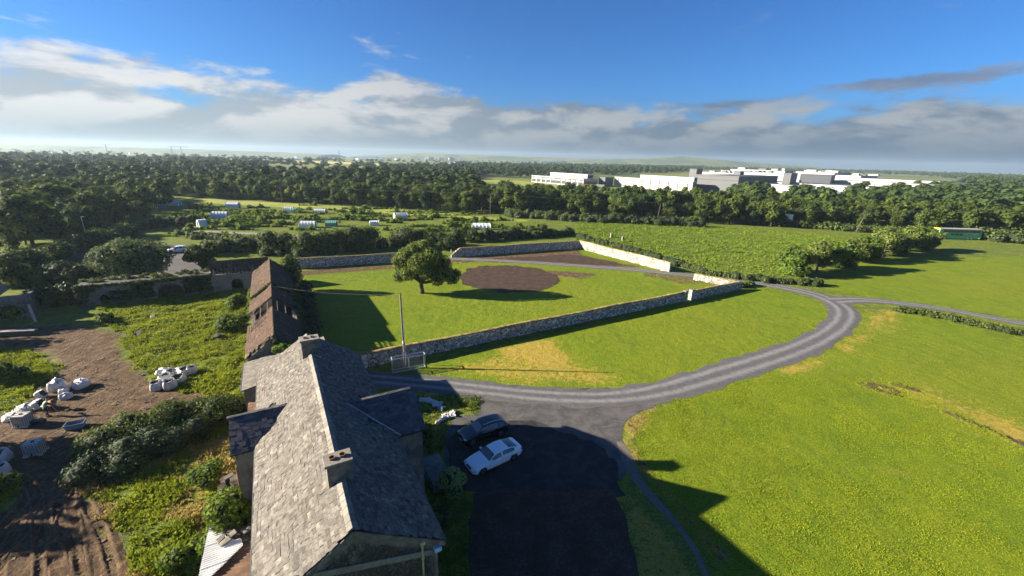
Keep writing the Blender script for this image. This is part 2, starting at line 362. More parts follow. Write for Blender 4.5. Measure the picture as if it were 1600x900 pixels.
mud[near] = m_; straw[near] = s_; mown[near] = w_
# relief: lumpy rough grass, wheel ruts in the mud, flat lawns
Z = np.zeros(len(GP)); yg = np.maximum(msk(yard_green, 1), np.maximum(lg, np.maximum(msk(island, 1), msk(island2, 1))))
ang = R_(60); rl = np.zeros(len(Q))
for line, wd in ((gp((20, 960), (35, 850), (70, 790), (120, 720), (200, 675), (300, 650), (380, 632)), .8), (gp((90, 960), (95, 880), (80, 810), (118, 735), (180, 690), (260, 662), (350, 640)), .8),
                 (gp((150, 960), (150, 880), (120, 800), (100, 760), (60, 740), (0, 730)), .6), (gp((-40, 880), (40, 830), (75, 780), (110, 730)), .6), (gp((185, 930), (178, 850), (130, 790)), .5)):
    d = ldist(Q, line); rl += -np.exp(-(d/.22)**2)*.13+np.exp(-((d-.42)/.2)**2)*.06
    d2 = np.abs(d-1.5); rl += -np.exp(-(d2/.22)**2)*.11+np.exp(-((d2-.42)/.2)**2)*.05
Zq = yg*((vnoise(Q, 1.1, 3)-.5)*.28+(vnoise(Q, 3.5, 4)-.5)*.3)
mm = msk(mud_poly, 1.6)*(1-msk(island, 1.5)); Zq += mm*(rl*0+(vnoise(Q, .9, 6)-.5)*.07+(vnoise(Q, 3., 7)-.5)*.06)
Z[near] = Zq
keepflat = (GP[:, 0] > -24) & (GP[:, 1] > 12) & (GP[:, 0] < 60)
Z[keepflat & (mown[:] < .5) & (GP[:, 0] > -10)] *= .3
mud[near] = np.clip(mud[near], 0, 1)
nx, ny = len(gx), len(gy); idx = np.arange(nx*ny).reshape(ny, nx)
F = np.stack([idx[:-1, :-1], idx[:-1, 1:], idx[1:, 1:], idx[1:, :-1]], -1).reshape(-1, 4)
def gz(x, y):
    i = np.clip(np.searchsorted(gx, x)-1, 0, nx-2); j = np.clip(np.searchsorted(gy, y)-1, 0, ny-2); Zr = Z.reshape(ny, nx)
    fx = (x-gx[i])/(gx[i+1]-gx[i]); fy = (y-gy[j])/(gy[j+1]-gy[j])
    return (Zr[j, i]*(1-fx)+Zr[j, i+1]*fx)*(1-fy)+(Zr[j+1, i]*(1-fx)+Zr[j+1, i+1]*fx)*fy
me = mesh_np('ground', np.column_stack([GP, Z]), F, smooth=True)
ca = me.color_attributes.new('mk', 'FLOAT_COLOR', 'POINT'); ca.data.foreach_set('color', np.column_stack([mud, straw, mown, np.ones(len(GP))]).astype(np.float32).ravel())
m, t = mat('field_ground'); p = pos(t)
mk = t.new('ShaderNodeAttribute', attribute_name='mk').outputs['Color']; s3 = t.new('ShaderNodeSeparateColor', {0: mk}).outputs
fine = t.noise(p, 6.5, 5, .68); med = t.noise(p, .9, 5, .6); big = t.noise(p, .11, 4, .55); huge = t.noise(p, .018, 4, .6); vbig = t.noise(p, .0035, 5, .6)
# mown grass
g1 = t.mix(t.mr(big, .35, .65), (.125, .195, .008), (.19, .255, .009)); g1 = t.mix(t.mr(t.math('ADD', t.math('MULTIPLY', med, .5), t.math('MULTIPLY', t.noise(p, .3, 6, .7), .5)), .38, .62, 0, 1.), g1, (.255, .295, .010))
g1 = t.mix(t.mr(huge, .40, .62, 0, .4), g1, (.32, .29, .018)); g1 = t.mix(t.mr(t.noise(t.vmul(p, (1, .35, 1)), .22, 5, .65, .8), .52, .66, 0, .5), g1, (.13, .19, .012))
g1 = t.mix(t.mr(fine, .38, .62, 0, 1.), t.mix(.72, g1, (.035, .075, .006)), g1)
g1 = t.mix(t.mr(t.noise(p, .35, 5, .7), .56, .72, 0, .5), g1, (.26, .23, .04))
fine2 = t.noise(p, 14, 4, .7); g1 = t.mix(t.mr(fine2, .42, .6, .5, 0), g1, (.05, .09, .008))
# rough meadow
g2 = t.mix(t.mr(med, .38, .62), (.10, .14, .018), (.22, .24, .022)); g2 = t.mix(t.mr(t.noise(t.vmul(p, (.5, 1.6, 1)), .35, 6, .65, .5), .42, .62, 0, .8), g2, (.085, .135, .03))
g2 = t.mix(t.mr(big, .45, .7, 0, .5), g2, (.20, .22, .035)); g2 = t.mix(t.mr(fine, .42, .6, .6, 0), g2, (.028, .05, .01))
far = t.mix(t.mr(vbig, .42, .55), (.05, .085, .025), (.13, .145, .04)); dist = t.new('ShaderNodeVectorMath', {0: p}, operation='LENGTH').outputs['Value']
g2 = t.mix(t.mr(dist, 260, 420), g2, far)
st = t.mix(t.mr(med, .35, .65), (.36, .235, .03), (.38, .27, .075)); st = t.mix(t.mr(fine, .42, .62, .7, 0), st, (.16, .16, .02))
md = t.mix(t.mr(med, .35, .65), (.060, .036, .020), (.125, .080, .044)); md = t.mix(t.mr(t.noise(p, 3.3, 6, .7), .45, .68, 0, 1.), md, (.038, .029, .023)); md = t.mix(t.mr(t.noise(t.vmul(p, (1.6, .45, 1)), 1.3, 7, .72, .9), .52, .64, 0, .7), md, (.21, .15, .095)); md = t.mix(t.mr(fine2, .56, .68, 0, .6), md, (.36, .31, .25))
md = t.mix(t.mr(t.noise(p, .55, 4, .6), .6, .75, 0, .35), md, (.12, .12, .03))
MUDF = None
wob = t.math('SUBTRACT', t.noise(p, 1.7, 6, .7), .5); wob2 = t.math('SUBTRACT', t.noise(p, 7, 4, .7), .5); wsum = t.math('ADD', t.math('MULTIPLY', wob, 1.5), wob2)
def thr(x): return t.mr(t.math('ADD', x, wsum), .38, .62)
c = t.mix(t.mr(s3[2], .3, .7), g2, g1); c = t.mix(t.math('MULTIPLY', thr(s3[1]), t.mr(s3[1], 0, .25)), c, st); c = t.mix(t.math('MULTIPLY', thr(s3[0]), t.mr(s3[0], .02, .3)), c, md)
ma = t.math('MULTIPLY', s3[0], t.math('ADD', t.math('MULTIPLY', t.noise(t.vmul(p, (1.6, .45, 1)), 1.3, 7, .72, .9), 2.2), t.math('MULTIPLY', t.noise(p, 3.3, 6, .7), 1.2)))
b1 = t.math('ADD', t.math('ADD', ma, t.math('MULTIPLY', fine, .6)), t.math('ADD', t.math('MULTIPLY', med, 1.2), t.math('MULTIPLY', fine2, .35)))
finish(t, c, .9, b1, .9, .22, .1); M['ground'] = m
tag(obj('ground', me, m), kind='structure')

def ribbon(name, line, widths, z, mt, n=8, step=.8, crown=.03, edge=.25):
    """a strip along a smoothed centre line with a UV across it"""
    L = np.array(line, float)
    for _ in range(3):
        q = [L[0]]
        for a, b in zip(L[:-1], L[1:]): q += [a*.75+b*.25, a*.25+b*.75]
        L = np.array(q+[L[-1]])
    seg = np.hypot(*np.diff(L, axis=0).T); s = np.r_[0, np.cumsum(seg)]; k = max(3, int(s[-1]/step)); ss = np.linspace(0, s[-1], k)
    cx = np.interp(ss, s, L[:, 0]); cy = np.interp(ss, s, L[:, 1]); wd = np.interp(ss/s[-1], np.linspace(0, 1, len(widths)), widths)
    tx, ty = np.gradient(cx), np.gradient(cy); l = np.hypot(tx, ty); nx_, ny_ = -ty/l, tx/l; V = []; UVs = []
    for i in range(k):
        for j in range(n+1):
            u = j/n; o = (u-.5)*wd[i]
            if j in (0, n): o += edge*(vnoise(np.array([[ss[i], j*9.]]), 1.6, 3)[0]-.5)*2
            V.append((cx[i]+nx_[i]*o, cy[i]+ny_[i]*o, z+crown*(1-(2*u-1)**2)-(.02 if j in (0, n) else 0))); UVs.append((u, ss[i]))
    F = [(i*(n+1)+j, (i+1)*(n+1)+j, (i+1)*(n+1)+j+1, i*(n+1)+j+1)[::-1] for i in range(k-1) for j in range(n)]
    me = mesh_np(name, V, F, smooth=True); uv = me.uv_layers.new(name='UVMap')
    li = np.zeros(len(me.loops), np.int32); me.loops.foreach_get('vertex_index', li); uv.data.foreach_set('uv', np.array(UVs, np.float32)[li].ravel())
    return tag(obj(name, me, mt), kind='structure')
def sheet(name, poly, z, mt, jit=.35, step=.5, seed=3, rounds=2):
    P = np.array(poly); out = []
    for _ in range(rounds):
        q = []
        for i in range(len(P)): a, b = P[i], P[(i+1) % len(P)]; q += [a*.75+b*.25, a*.25+b*.75]
        P = np.array(q)
    for i in range(len(P)):
        a, b = P[i], P[(i+1) % len(P)]; k = max(1, int(np.hypot(*(b-a))/step))
        for j in range(k): out.append(a+(b-a)*j/k)
    out = np.array(out); out = out+np.stack([vnoise(out, 1.1, seed)-.5, vnoise(out, 1.1, seed+1)-.5], 1)*2*jit
    import bmesh
    bm = bmesh.new(); vs = [bm.verts.new((a, b, z)) for a, b in out]; es = [bm.edges.new((vs[i], vs[(i+1) % len(vs)])) for i in range(len(vs))]
    bmesh.ops.triangle_fill(bm, edges=es, use_beauty=True, normal=(0, 0, 1))
    for f in bm.faces:
        if f.normal.z < 0: f.normal_flip()
    me = bpy.data.meshes.new(name); bm.to_mesh(me); bm.free(); return tag(obj(name, me, mt), kind='structure')
# gravel with two paler wheel tracks
def gravel(name, base, light, tracks=True):
    m, t = mat(name); p = pos(t); n_ = t.noise(p, 1.4, 6, .7); f_ = t.noise(p, 9, 5, .75); c = t.mix(t.mr(n_, .35, .65), base, tuple(x*1.3 for x in base)); c = t.mix(t.mr(f_, .38, .62, .6, 0), c, tuple(x*.45 for x in base))
    if tracks:
        uv = t.new('ShaderNodeUVMap').outputs[0]; u = t.new('ShaderNodeSeparateXYZ', {0: uv}).outputs[0]; u = t.math('ADD', u, t.math('MULTIPLY', t.math('SUBTRACT', t.noise(p, .5, 3), .5), .09))
        d = t.math('ABSOLUTE', t.math('SUBTRACT', t.math('ABSOLUTE', t.math('SUBTRACT', u, .5)), .2)); k = t.mr(d, .0, .16, .5, 0)
        c = t.mix(t.math('MULTIPLY', k, t.mr(n_, .3, .6, .5, 1)), c, light)
        e = t.mr(t.math('ABSOLUTE', t.math('SUBTRACT', u, .5)), .42, .52); c = t.mix(t.math('MULTIPLY', e, t.mr(f_, .4, .6)), c, (.14, .12, .07))
    finish(t, c, .92, f_, .6, .04, .2); return m
M['gravel'] = gravel('gravel_drive', (.088, .088, .093), (.27, .27, .272))
m, t = mat('court_gravel'); p = pos(t); n_ = t.noise(p, .5, 6, .7, .4); f_ = t.noise(p, 8, 5, .75); sw = t.noise(t.vmul(p, (.5, 1.5, 1)), .8, 6, .7, .8)
c = t.mix(t.mr(n_, .38, .62), (.055, .055, .058), (.105, .10, .097)); c = t.mix(t.mr(sw, .55, .7, 0, .6), c, (.16, .15, .14)); c = t.mix(t.mr(f_, .38, .6, .55, 0), c, (.04, .04, .042)); finish(t, c, .92, f_, .6, .04, .2); M['court'] = m
m, t = mat('dark_gravel_and_shade'); p = pos(t); n_ = t.noise(p, .6, 5, .7, .5); f_ = t.noise(p, 9, 5, .75); c = t.mix(t.mr(n_, .4, .65), (.020, .020, .022), (.05, .049, .048)); c = t.mix(t.mr(f_, .4, .62, .5, 0), c, (.012, .012, .013)); finish(t, c, .9, f_, .6, .04, .2); M['darkgravel_shade'] = m  # dark tone shared by a real dark surface and the painted court shade
m, t = mat('tilled_soil'); p = pos(t); f_ = t.noise(p, 5, 6, .75); c = t.mix(t.mr(t.noise(p, .7, 5), .35, .65), (.05, .033, .024), (.085, .058, .043)); c = t.mix(t.mr(f_, .4, .62, .7, 0), c, (.03, .02, .016)); c = t.mix(t.mr(t.noise(p, 12, 3, .6), .68, .74, 0, .6), c, (.35, .32, .28)); finish(t, c, .95, f_, .9, .08, .1); M['soil'] = m
M['gravel_path'] = gravel('gravel_path', (.16, .16, .155), (.30, .30, .29)); M['pale_path'] = gravel('pale_path', (.13, .115, .095), (.3, .3, .3), False)

sheet('gravel_court', gp((588, 588), (645, 586), (700, 589), (760, 597), (850, 606), (930, 607), (1000, 606), (1035, 632), (990, 648), (972, 665), (974, 700), (985, 730), (965, 768), (735, 772), (700, 742), (692, 700), (705, 652), (752, 645), (748, 626), (690, 617), (652, 612), (600, 606)), .012, M['court'], .2)
sheet('dark_gravel_and_shade', gp((712, 668), (760, 652), (850, 662), (930, 690), (960, 720), (972, 745), (965, 782), (860, 782), (740, 780), (702, 735), (696, 690)), .020, M['darkgravel_shade'], .9, seed=8)  # house shadow on the court put into this sheet's colour, with darker gravel
sheet('tilled_soil', gp((736, 772), (850, 768), (960, 768), (975, 800), (1000, 900), (1015, 990), (735, 990)), .028, M['soil'], .25, rounds=0)
drive = ribbon('gravel_drive', gp((540, 590), (590, 593), (640, 597), (700, 603), (760, 610), (830, 618), (900, 622), (960, 622), (1030, 612), (1100, 592), (1180, 568), (1250, 545), (1300, 520), (1322, 497), (1318, 480), (1285, 463), (1240, 452), (1190, 443), (1150, 439), (1085, 431), (1000, 422), (900, 415), (800, 408), (700, 404)),
                [3.2, 3.2, 3.4, 3.6, 4.2, 4.6, 4.4, 4.2, 4.2, 4.6, 4.8, 4.2, 3.6, 3.2, 3.0, 3.0, 2.8, 2.8, 2.8], .034, M['gravel'], edge=.42, step=.5)
ribbon('side_lane', gp((1300, 470), (1345, 468), (1400, 473), (1450, 479), (1500, 487), (1600, 506), (1720, 530)), [5, 3.6, 3.0, 3.0, 3.0, 3.0], .046, M['gravel'], edge=.4)
ribbon('footpath', gp((968, 690), (982, 725), (1005, 762), (1040, 800), (1065, 830), (1085, 860), (1105, 900)), [.8, 1.3, 1.1, .9, .7, .5, .3], .005, M['pale_path'], step=.3, edge=.22, crown=.012)
sheet('soil_bed', gp((716, 432), (738, 416), (790, 414), (840, 419), (872, 430), (877, 440), (850, 454), (800, 459), (760, 453), (718, 446)), .05, M['soil'], .65)
sheet('soil_bed', gp((700, 411), (790, 402), (850, 401), (890, 396), (935, 405), (985, 415), (930, 415), (850, 408), (770, 407)), .014, M['soil'], .3)
ribbon('allotment_track', gp((270, 360), (350, 363), (420, 366), (500, 372), (560, 378)), [2.6, 2.6, 2.6], .03, M['gravel_path'], edge=.3)
sheet('yard_surface', gp((92, 425), (108, 398), (148, 388), (152, 425), (110, 430)), .035, M['darkgravel_shade'], .3)
sheet('yard_surface', gp((60, 425), (110, 395), (180, 385), (300, 380), (330, 400), (330, 425), (230, 440), (80, 445)), .02, M['court'], .4)
# tilled and ripe fields far off
m, t = mat('ripe_field'); p = pos(t); c = t.mix(t.mr(t.noise(p, .02, 4), .4, .6), (.33, .29, .10), (.40, .35, .15)); finish(t, c, .95); M['ripe'] = m
m, t = mat('bright_field'); p = pos(t); c = t.mix(t.mr(t.noise(p, .05, 5, .6), .4, .6), (.16, .20, .02), (.24, .26, .03)); c = t.mix(t.mr(t.noise(p, 1.2, 5), .4, .6, .4, 0), c, (.08, .11, .01)); finish(t, c, .95, t.noise(p, 1.5, 4), .5, .3); M['brightfield'] = m
sheet('ripe_field', gp((395, 249.5), (430, 251), (560, 258), (620, 259), (610, 256), (500, 252)), .3, M['ripe'], 5, 40)
sheet('meadow', gp((735, 282), (800, 281), (850, 287), (945, 296), (900, 300), (760, 296)), .1, M['brightfield'], 2, 10)
sheet('meadow', gp((270, 308), (420, 316), (600, 326), (760, 339), (850, 346), (760, 347), (600, 334), (420, 323), (270, 314)), .06, M['brightfield'], .6, 3)

# wheel ruts pressed into the mud
m, t = mat('rutted_mud'); p = pos(t); hgt = t.new('ShaderNodeAttribute', attribute_name='dep').outputs['Fac']
md = t.mix(t.mr(t.noise(p, .9, 5), .35, .65), (.060, .036, .020), (.125, .080, .044)); md = t.mix(t.mr(t.noise(p, 4, 6, .7), .42, .64, 0, .9), md, (.04, .028, .02)); md = t.mix(hgt, md, (.17, .115, .068)); md = t.mix(t.mr(t.noise(p, 11, 4, .7), .56, .68, 0, .5), md, (.30, .25, .19))
finish(t, md, .95, t.noise(p, 6, 6, .75), 1., .1, .1); M['rutmud'] = m
def ruts(line, seed, gauge=.8):
    L = np.array(line, float)
    for _ in range(3):
        q = [L[0]]
        for a, b in zip(L[:-1], L[1:]): q += [a*.75+b*.25, a*.25+b*.75]
        L = np.array(q+[L[-1]])
    seg = np.hypot(*np.diff(L, axis=0).T); s = np.r_[0, np.cumsum(seg)]; k = int(s[-1]/.09); ss = np.linspace(0, s[-1], k); cx = np.interp(ss, s, L[:, 0]); cy = np.interp(ss, s, L[:, 1]); tx, ty = np.gradient(cx), np.gradient(cy); l = np.hypot(tx, ty); nx_, ny_ = -ty/l, tx/l
    U = np.linspace(-1.55, 1.55, 35); S, UU = np.meshgrid(ss, U, indexing='ij'); X = cx[:, None]+nx_[:, None]*UU; Y = cy[:, None]+ny_[:, None]*UU; P = np.stack([X.ravel(), Y.ravel()], 1); au = np.abs(UU+.06*np.sin(S*.7+seed))
    g_ = lambda c, w: np.exp(-((au-c)/w)**2); n_ = (vnoise(P, .35, seed)-.5).reshape(S.shape); n2_ = (vnoise(P, 1.4, seed+3)-.5).reshape(S.shape); mod = .75+n2_
    z = .05+(-.13*g_(gauge, .17)+.10*g_(gauge+.33, .11)+.07*g_(gauge-.32, .1))*mod+.035*np.sign(np.sin(S*2*math.pi/.42+au*5))*g_(gauge, .15)+n_*.07
    fade = np.clip((1.55-np.abs(UU))/.3, 0, 1)*np.clip(np.minimum(S, s[-1]-S)/.8, 0, 1); gzv = gz(P[:, 0], P[:, 1]).reshape(S.shape); Zr = gzv+z*fade-.06*(1-fade)
    W_ = len(U); I = np.arange(k*W_).reshape(k, W_); F = np.stack([I[:-1, :-1], I[1:, :-1], I[1:, 1:], I[:-1, 1:]], -1).reshape(-1, 4)[:, ::-1]
    me = mesh_np('wheel_ruts', np.column_stack([P, Zr.ravel()]), F, smooth=True); a = me.attributes.new('dep', 'FLOAT', 'POINT'); a.data.foreach_set('value', np.clip((z-.08)*7, 0, 1).astype(np.float32).ravel()); tag(obj('wheel_ruts', me, M['rutmud']), kind='structure')
ruts(gp((20, 960), (35, 860), (62, 800), (112, 730), (190, 680), (280, 652), (370, 634)), 1)
ruts(gp((100, 960), (98, 880), (84, 810), (88, 765), (60, 735), (-10, 722)), 2)
ruts(gp((165, 960), (150, 880), (118, 810), (112, 760), (122, 728)), 3, .7)
ruts(gp((-40, 890), (25, 830), (50, 790), (80, 760)), 4)

# ================================================================== VEGETATION
def unit(a): return a/(np.linalg.norm(a, axis=-1, keepdims=True)+1e-9)
def leaves(Pt, Nn, size, jit=.9, asp=.62):
    n = len(Pt); Nn = unit(Nn+rng.normal(0, jit, (n, 3))); A = unit(np.cross(Nn, rng.normal(0, 1, (n, 3)))); B = np.cross(Nn, A)
    s = size*rng.uniform(.6, 1.35, (n, 1)); a = A*s; b = B*s*asp
    V = np.stack([Pt-a, Pt-b*1.0+a*.1, Pt+a, Pt+b*1.0+a*.1], 1).reshape(-1, 3); return V, np.arange(4*n).reshape(-1, 4)
def lobes_for(h, R, n, base=.22, shape=1.):
    L = []
    for i in range(n):
        for _ in range(50):
            q = rng.uniform(-1, 1, 3)
            if q@q < 1: break
        f = 1-.35*abs(q[2])
        L.append((np.array([q[0]*R*.72*f, q[1]*R*.72*f, h*(base+(1-base)*(.5+q[2]*.36*shape))]), R*rng.uniform(.30, .5)))
    return L
def cloud(L, n, size, squash=.85, inner=.25, jit=.8, asp=.62):
    c = np.array([l[0] for l in L]); r = np.array([l[1] for l in L]); w = r**2; pick = rng.choice(len(L), n, p=w/w.sum())
    d = unit(rng.normal(0, 1, (n, 3))); rr = r[pick]*rng.uniform(1-inner, 1.08, n)
    P = c[pick]+d*rr[:, None]*np.array([1, 1, squash])
    dd = np.linalg.norm((P[:, None]-c[None])/np.array([1, 1, squash]), axis=2)/r[None]; ok = (dd < .78).sum(1) == 0
    P, d = P[ok], d[ok]; cm = c.mean(0); N_ = d+.6*unit(P-cm)+np.array([0, 0, .25])
    V, F = leaves(P, N_, size, jit, asp)
    lo_ = rng.uniform(0, .35, len(L))[pick[ok]]; rv = np.clip(lo_+rng.normal(.32, .2, len(P)), 0, 1)
    return V, F, rv
def ico(c, r, squash=.85, n=8):
    V = []; F = []; k = 5
    for i in range(k+1):
        th = math.pi*i/k
        for j in range(n): ph = 2*math.pi*j/n; q = 1+rng.uniform(-.12, .12); V.append(c+np.array([math.sin(th)*math.cos(ph)*q, math.sin(th)*math.sin(ph)*q, math.cos(th)*squash])*r)
    for i in range(k):
        for j in range(n): F.append((i*n+j, (i+1)*n+j, (i+1)*n+(j+1) % n, i*n+(j+1) % n))
    return np.array(V), np.array(F)
def combine(parts):
    V, F, R = [], [], []; o = 0
    for v, f, r in parts: V.append(v); F.append(f+o); R.append(np.broadcast_to(r, len(f))); o += len(v)
    return np.concatenate(V), np.concatenate(F), np.concatenate(R)
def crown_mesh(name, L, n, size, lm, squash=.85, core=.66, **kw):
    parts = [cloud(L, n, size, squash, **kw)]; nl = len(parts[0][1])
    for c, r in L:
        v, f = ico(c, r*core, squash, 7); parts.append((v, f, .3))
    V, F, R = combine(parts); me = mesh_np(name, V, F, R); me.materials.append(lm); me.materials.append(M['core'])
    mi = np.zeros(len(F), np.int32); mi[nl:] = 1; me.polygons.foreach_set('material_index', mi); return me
def trunk_mesh(name, h, r, L=None, lean=0, limbs=5):
    b = MB(); top = np.array([lean, 0, h*.6]); b.tube([(0, 0, -.2), (lean*.2, r*.3, h*.15), (lean*.6, -r*.2, h*.38), top], [r*1.3, r, r*.8, r*.4], 8)
    if L:
        for c, rr in sorted(L, key=lambda q: q[0][2])[:limbs]:
            s = np.array([lean*.4, 0, h*rnd.uniform(.18, .35)]); mid = (s+np.array(c))/2+np.array([0, 0, -.06*h]); b.tube([s, mid, np.array(c)], [r*.55, r*.35, r*.15], 6)
    me = b.mesh(name, True); me.materials.append(M['bark']); return me
def tree(name, label, cat, loc, cme, tme, rz=0, sc_=(1, 1, 1), group=None):
    e = thing(name, label, cat, loc, rz, group); e.scale = sc_
    obj('trunk', tme, None, e); obj('crown', cme, None, e); return e

# variants for the woods
WV = []
for i in range(9):
    h = 12; L = lobes_for(h, 4.4, 11+i % 3, .10, 1.12); WV.append((crown_mesh('wood_crown', L, 1700, .40, M[('leaf_wood', 'leaf_wood2', 'leaf_wood', 'leaf_wood3', 'leaf_wood', 'leaf_wood2', 'leaf_wood3', 'leaf_wood', 'leaf_wood')[i]], .85 if i % 3 else 1.05), trunk_mesh('wood_trunk', h, .28, L, limbs=3)))
FV = []
for i in range(6):
    L = lobes_for(12, 4.6, 6, .08, 1.1); v, f, r = cloud(L, 330, .80, .9, jit=.6); parts = [(v, f, r)]
    for c, rr in L: q = ico(c, rr*.8, .9, 6); parts.append((q[0], q[1], .22))
    FV.append(combine(parts))

# --- woods: every tree near enough to pick out is its own object, the rest one mass
def inpoly(P, poly): return sdist(P, poly) > 0
def scatter(poly, sp):
    lo, hi = poly.min(0), poly.max(0); out = []
    xs = np.arange(lo[0], hi[0], sp); ys = np.arange(lo[1], hi[1], sp*.9)
    if len(xs)*len(ys) > 200000: return np.zeros((0, 2))
    P = np.array([(x+(sp/2 if j % 2 else 0), y) for j, y in enumerate(ys) for x in xs])+rng.uniform(-.32, .32, (len(xs)*len(ys), 2))*sp
    return P[inpoly(P, poly)]
# front belt: base line of the wood in the picture, depth behind it
def belt(pts, depth, d0=0):
    A = gp(*pts); B = A/np.linalg.norm(A, axis=1, keepdims=True); return np.concatenate([A+B*d0, (A+B*(d0+depth))[::-1]])
belt_line = [(255, 306), (330, 311), (420, 315), (520, 320), (620, 326), (700, 331), (780, 335), (870, 338), (960, 343), (1050, 348), (1130, 352), (1200, 354), (1290, 357), (1390, 364), (1480, 369), (1560, 372), (1700, 378)]
near_pts = scatter(belt(belt_line, 24), 6.6)
left_poly = gp((-40, 425), (60, 395), (130, 378), (215, 350), (262, 325), (268, 316), (255, 309), (160, 305), (0, 305), (-120, 310), (-160, 420))
left_pts = scatter(left_poly, 7.6)
mid_poly = belt(belt_line, 62, 24); mid_pts = scatter(mid_poly, 8.5)
ok = np.ones(len(mid_pts), bool)
for i, q in enumerate(mid_pts):
    a, b = proj((q[0], q[1], 0))
    if 735 < a < 1000 and b < 300+.02*(a-735): ok[i] = False     # open meadow before the office block
mid_pts = mid_pts[ok]
cand = [(*q, 1) for q in near_pts]+[(*q, 0) for q in left_pts]+[(*q, 2) for q in mid_pts]
cand = [c for c in cand if -30 < proj((c[0], c[1], 6))[0] < 1630]
cand.sort(key=lambda c: math.hypot(c[0], c[1]))
indiv, mass = cand[:300], cand[300:]
def wood_label(kind, px):
    if kind == 0: return ('broadleaf tree in the shaded wood on the far left behind the old farmyard', 'trees of the left hand wood')
    w_ = 'behind the polytunnels' if px < 740 else ('left of the white sign board' if px < 1220 else 'right of the white sign board')
    if kind == 1: return ('tree in the front rows of the long belt '+w_, 'front trees of the belt '+w_)
    return ('tree deep in the long belt '+w_+', behind the front rows', 'rear trees of the belt '+w_)
wood_xy = []
hsc = lambda x, y: 1.0
for k, (x, y, kind) in enumerate(indiv):
    px = proj((x, y, 5))[0]
    h = rng.uniform(.68, 1.12)*(1.18 if rng.random() < .12 else 1)*(1.0 if kind == 0 else (.92 if px < 760 else (.98 if px < 1130 else .92)))
    if kind == 0 and math.hypot(x, y) < 150: h *= .74
    c, tr = WV[k % 9]
    wl_ = wood_label(kind, px); tree('broadleaf_tree', wl_[0], 'tree', (x, y, 0), c, tr, rng.uniform(0, 6.28), (h*rng.uniform(.8, 1.35), h*rng.uniform(.8, 1.35), h), wl_[1])
# the rest of the woods: one mass that nobody could count
def far_mass(name, pts, label, hs=(.8, 1.2), wide=1.0, mt='leaf_far', hfun=None):
    parts = []; pts = [q for q in pts if math.hypot(*q) < 4300]
    for i, q in enumerate(pts):
        v, f, r = FV[i % 6]; a = rng.uniform(0, 6.28); ca, sa = math.cos(a), math.sin(a); h = rng.uniform(*hs)*(hfun(q) if hfun else 1); w_ = wide*h*rng.uniform(.85, 1.25)
        V = v.copy(); x = V[:, 0]*ca-V[:, 1]*sa; y = V[:, 0]*sa+V[:, 1]*ca; V = np.stack([x*w_+q[0], y*w_+q[1], V[:, 2]*h-.3], 1); parts.append((V, f, (r*.7+rng.uniform(0, .3)) % 1))
    V, F, R = combine(parts); me = mesh_np(name, V, F, R); return tag(obj(name, me, M[mt]), label, 'woodland', kind='stuff')
far_mass('distant_woodland', [(c[0], c[1]) for c in mass], 'dense green woodland rolling on behind the shelter belt', (.85, 1.15), 1., 'leaf_wood', lambda q: .95 if proj((q[0], q[1], 0))[0] > 1100 else .95)
# ribbons of wood and hedgerow out to the horizon
FWP = []
def region(px, sp, keep=1.): 
    P = scatter(gp(*px), sp)
    if keep < 1: P = P[rng.random(len(P)) < keep]
    if sp > 8: P = P[vnoise(P, 75, 61) > .30]
    FWP.extend(P.tolist())
region([(-60, 300), (255, 305), (300, 290), (395, 276), (250, 266), (-60, 262)], 9.5)
region([(300, 300), (380, 304), (600, 312), (760, 318), (735, 285), (600, 278), (400, 275), (300, 288)], 9, .9)
region([(-60, 262), (400, 275), (420, 262), (380, 254), (-60, 246)], 15, .8)
region([(600, 278), (735, 283), (760, 274), (690, 266), (600, 268)], 11, .95)
region([(690, 270), (800, 279), (930, 275), (1090, 268), (1100, 262), (800, 260), (690, 260)], 16, .85)
region([(1090, 266), (1240, 269), (1400, 272), (1530, 283), (1720, 300), (1720, 281), (1400, 269), (1090, 263.5)], 26, .9)
region([(1480, 292), (1700, 330), (1720, 300), (1540, 284)], 11, .95)
region([(1100, 322), (1700, 345), (1700, 318), (1520, 296), (1370, 312), (1160, 308)], 10, .9)
far_mass('distant_woodland', FWP, 'hazy far woods and tree belts stretching towards the horizon', (.6, 1.45), 1.25, 'leaf_far')
FWP = []
def row(a, b, sp):
    A, B = G(*a), G(*b); d = np.linalg.norm(B-A); k = int(d/sp)
    for i in range(k): FWP.append((A+(B-A)*(i+rng.uniform(0, .6))/k+rng.normal(0, sp*.15, 2)).tolist())
for a, b, sp in (((-40, 243), (300, 250), 22), ((250, 246), (560, 254), 24), ((380, 249), (460, 251.5), 14), ((400, 258), (530, 262), 13), ((478, 251.5), (520, 252), 10), ((0, 238), (420, 247.5), 34), ((520, 252), (760, 256), 28), ((600, 249), (900, 256), 40), ((560, 262), (640, 266), 14), ((640, 259), (800, 263), 20),
                 ((820, 259), (1080, 263), 24), ((760, 253), (1100, 261), 40), ((1080, 264), (1600, 279), 22), ((1150, 262), (1620, 275.5), 40), ((0, 235), (600, 247), 60), ((500, 246.5), (1000, 257), 70), ((850, 256), (1600, 273.5), 80), ((430, 255), (620, 261), 40), ((-40, 252), (380, 259), 18), ((-40, 257), (380, 263), 16)): row(a, b, sp)
far_mass('distant_hedgerow', FWP, 'thin hazy lines of hedgerow trees just under the horizon', (.8, 1.5), 1.6, 'leaf_far')

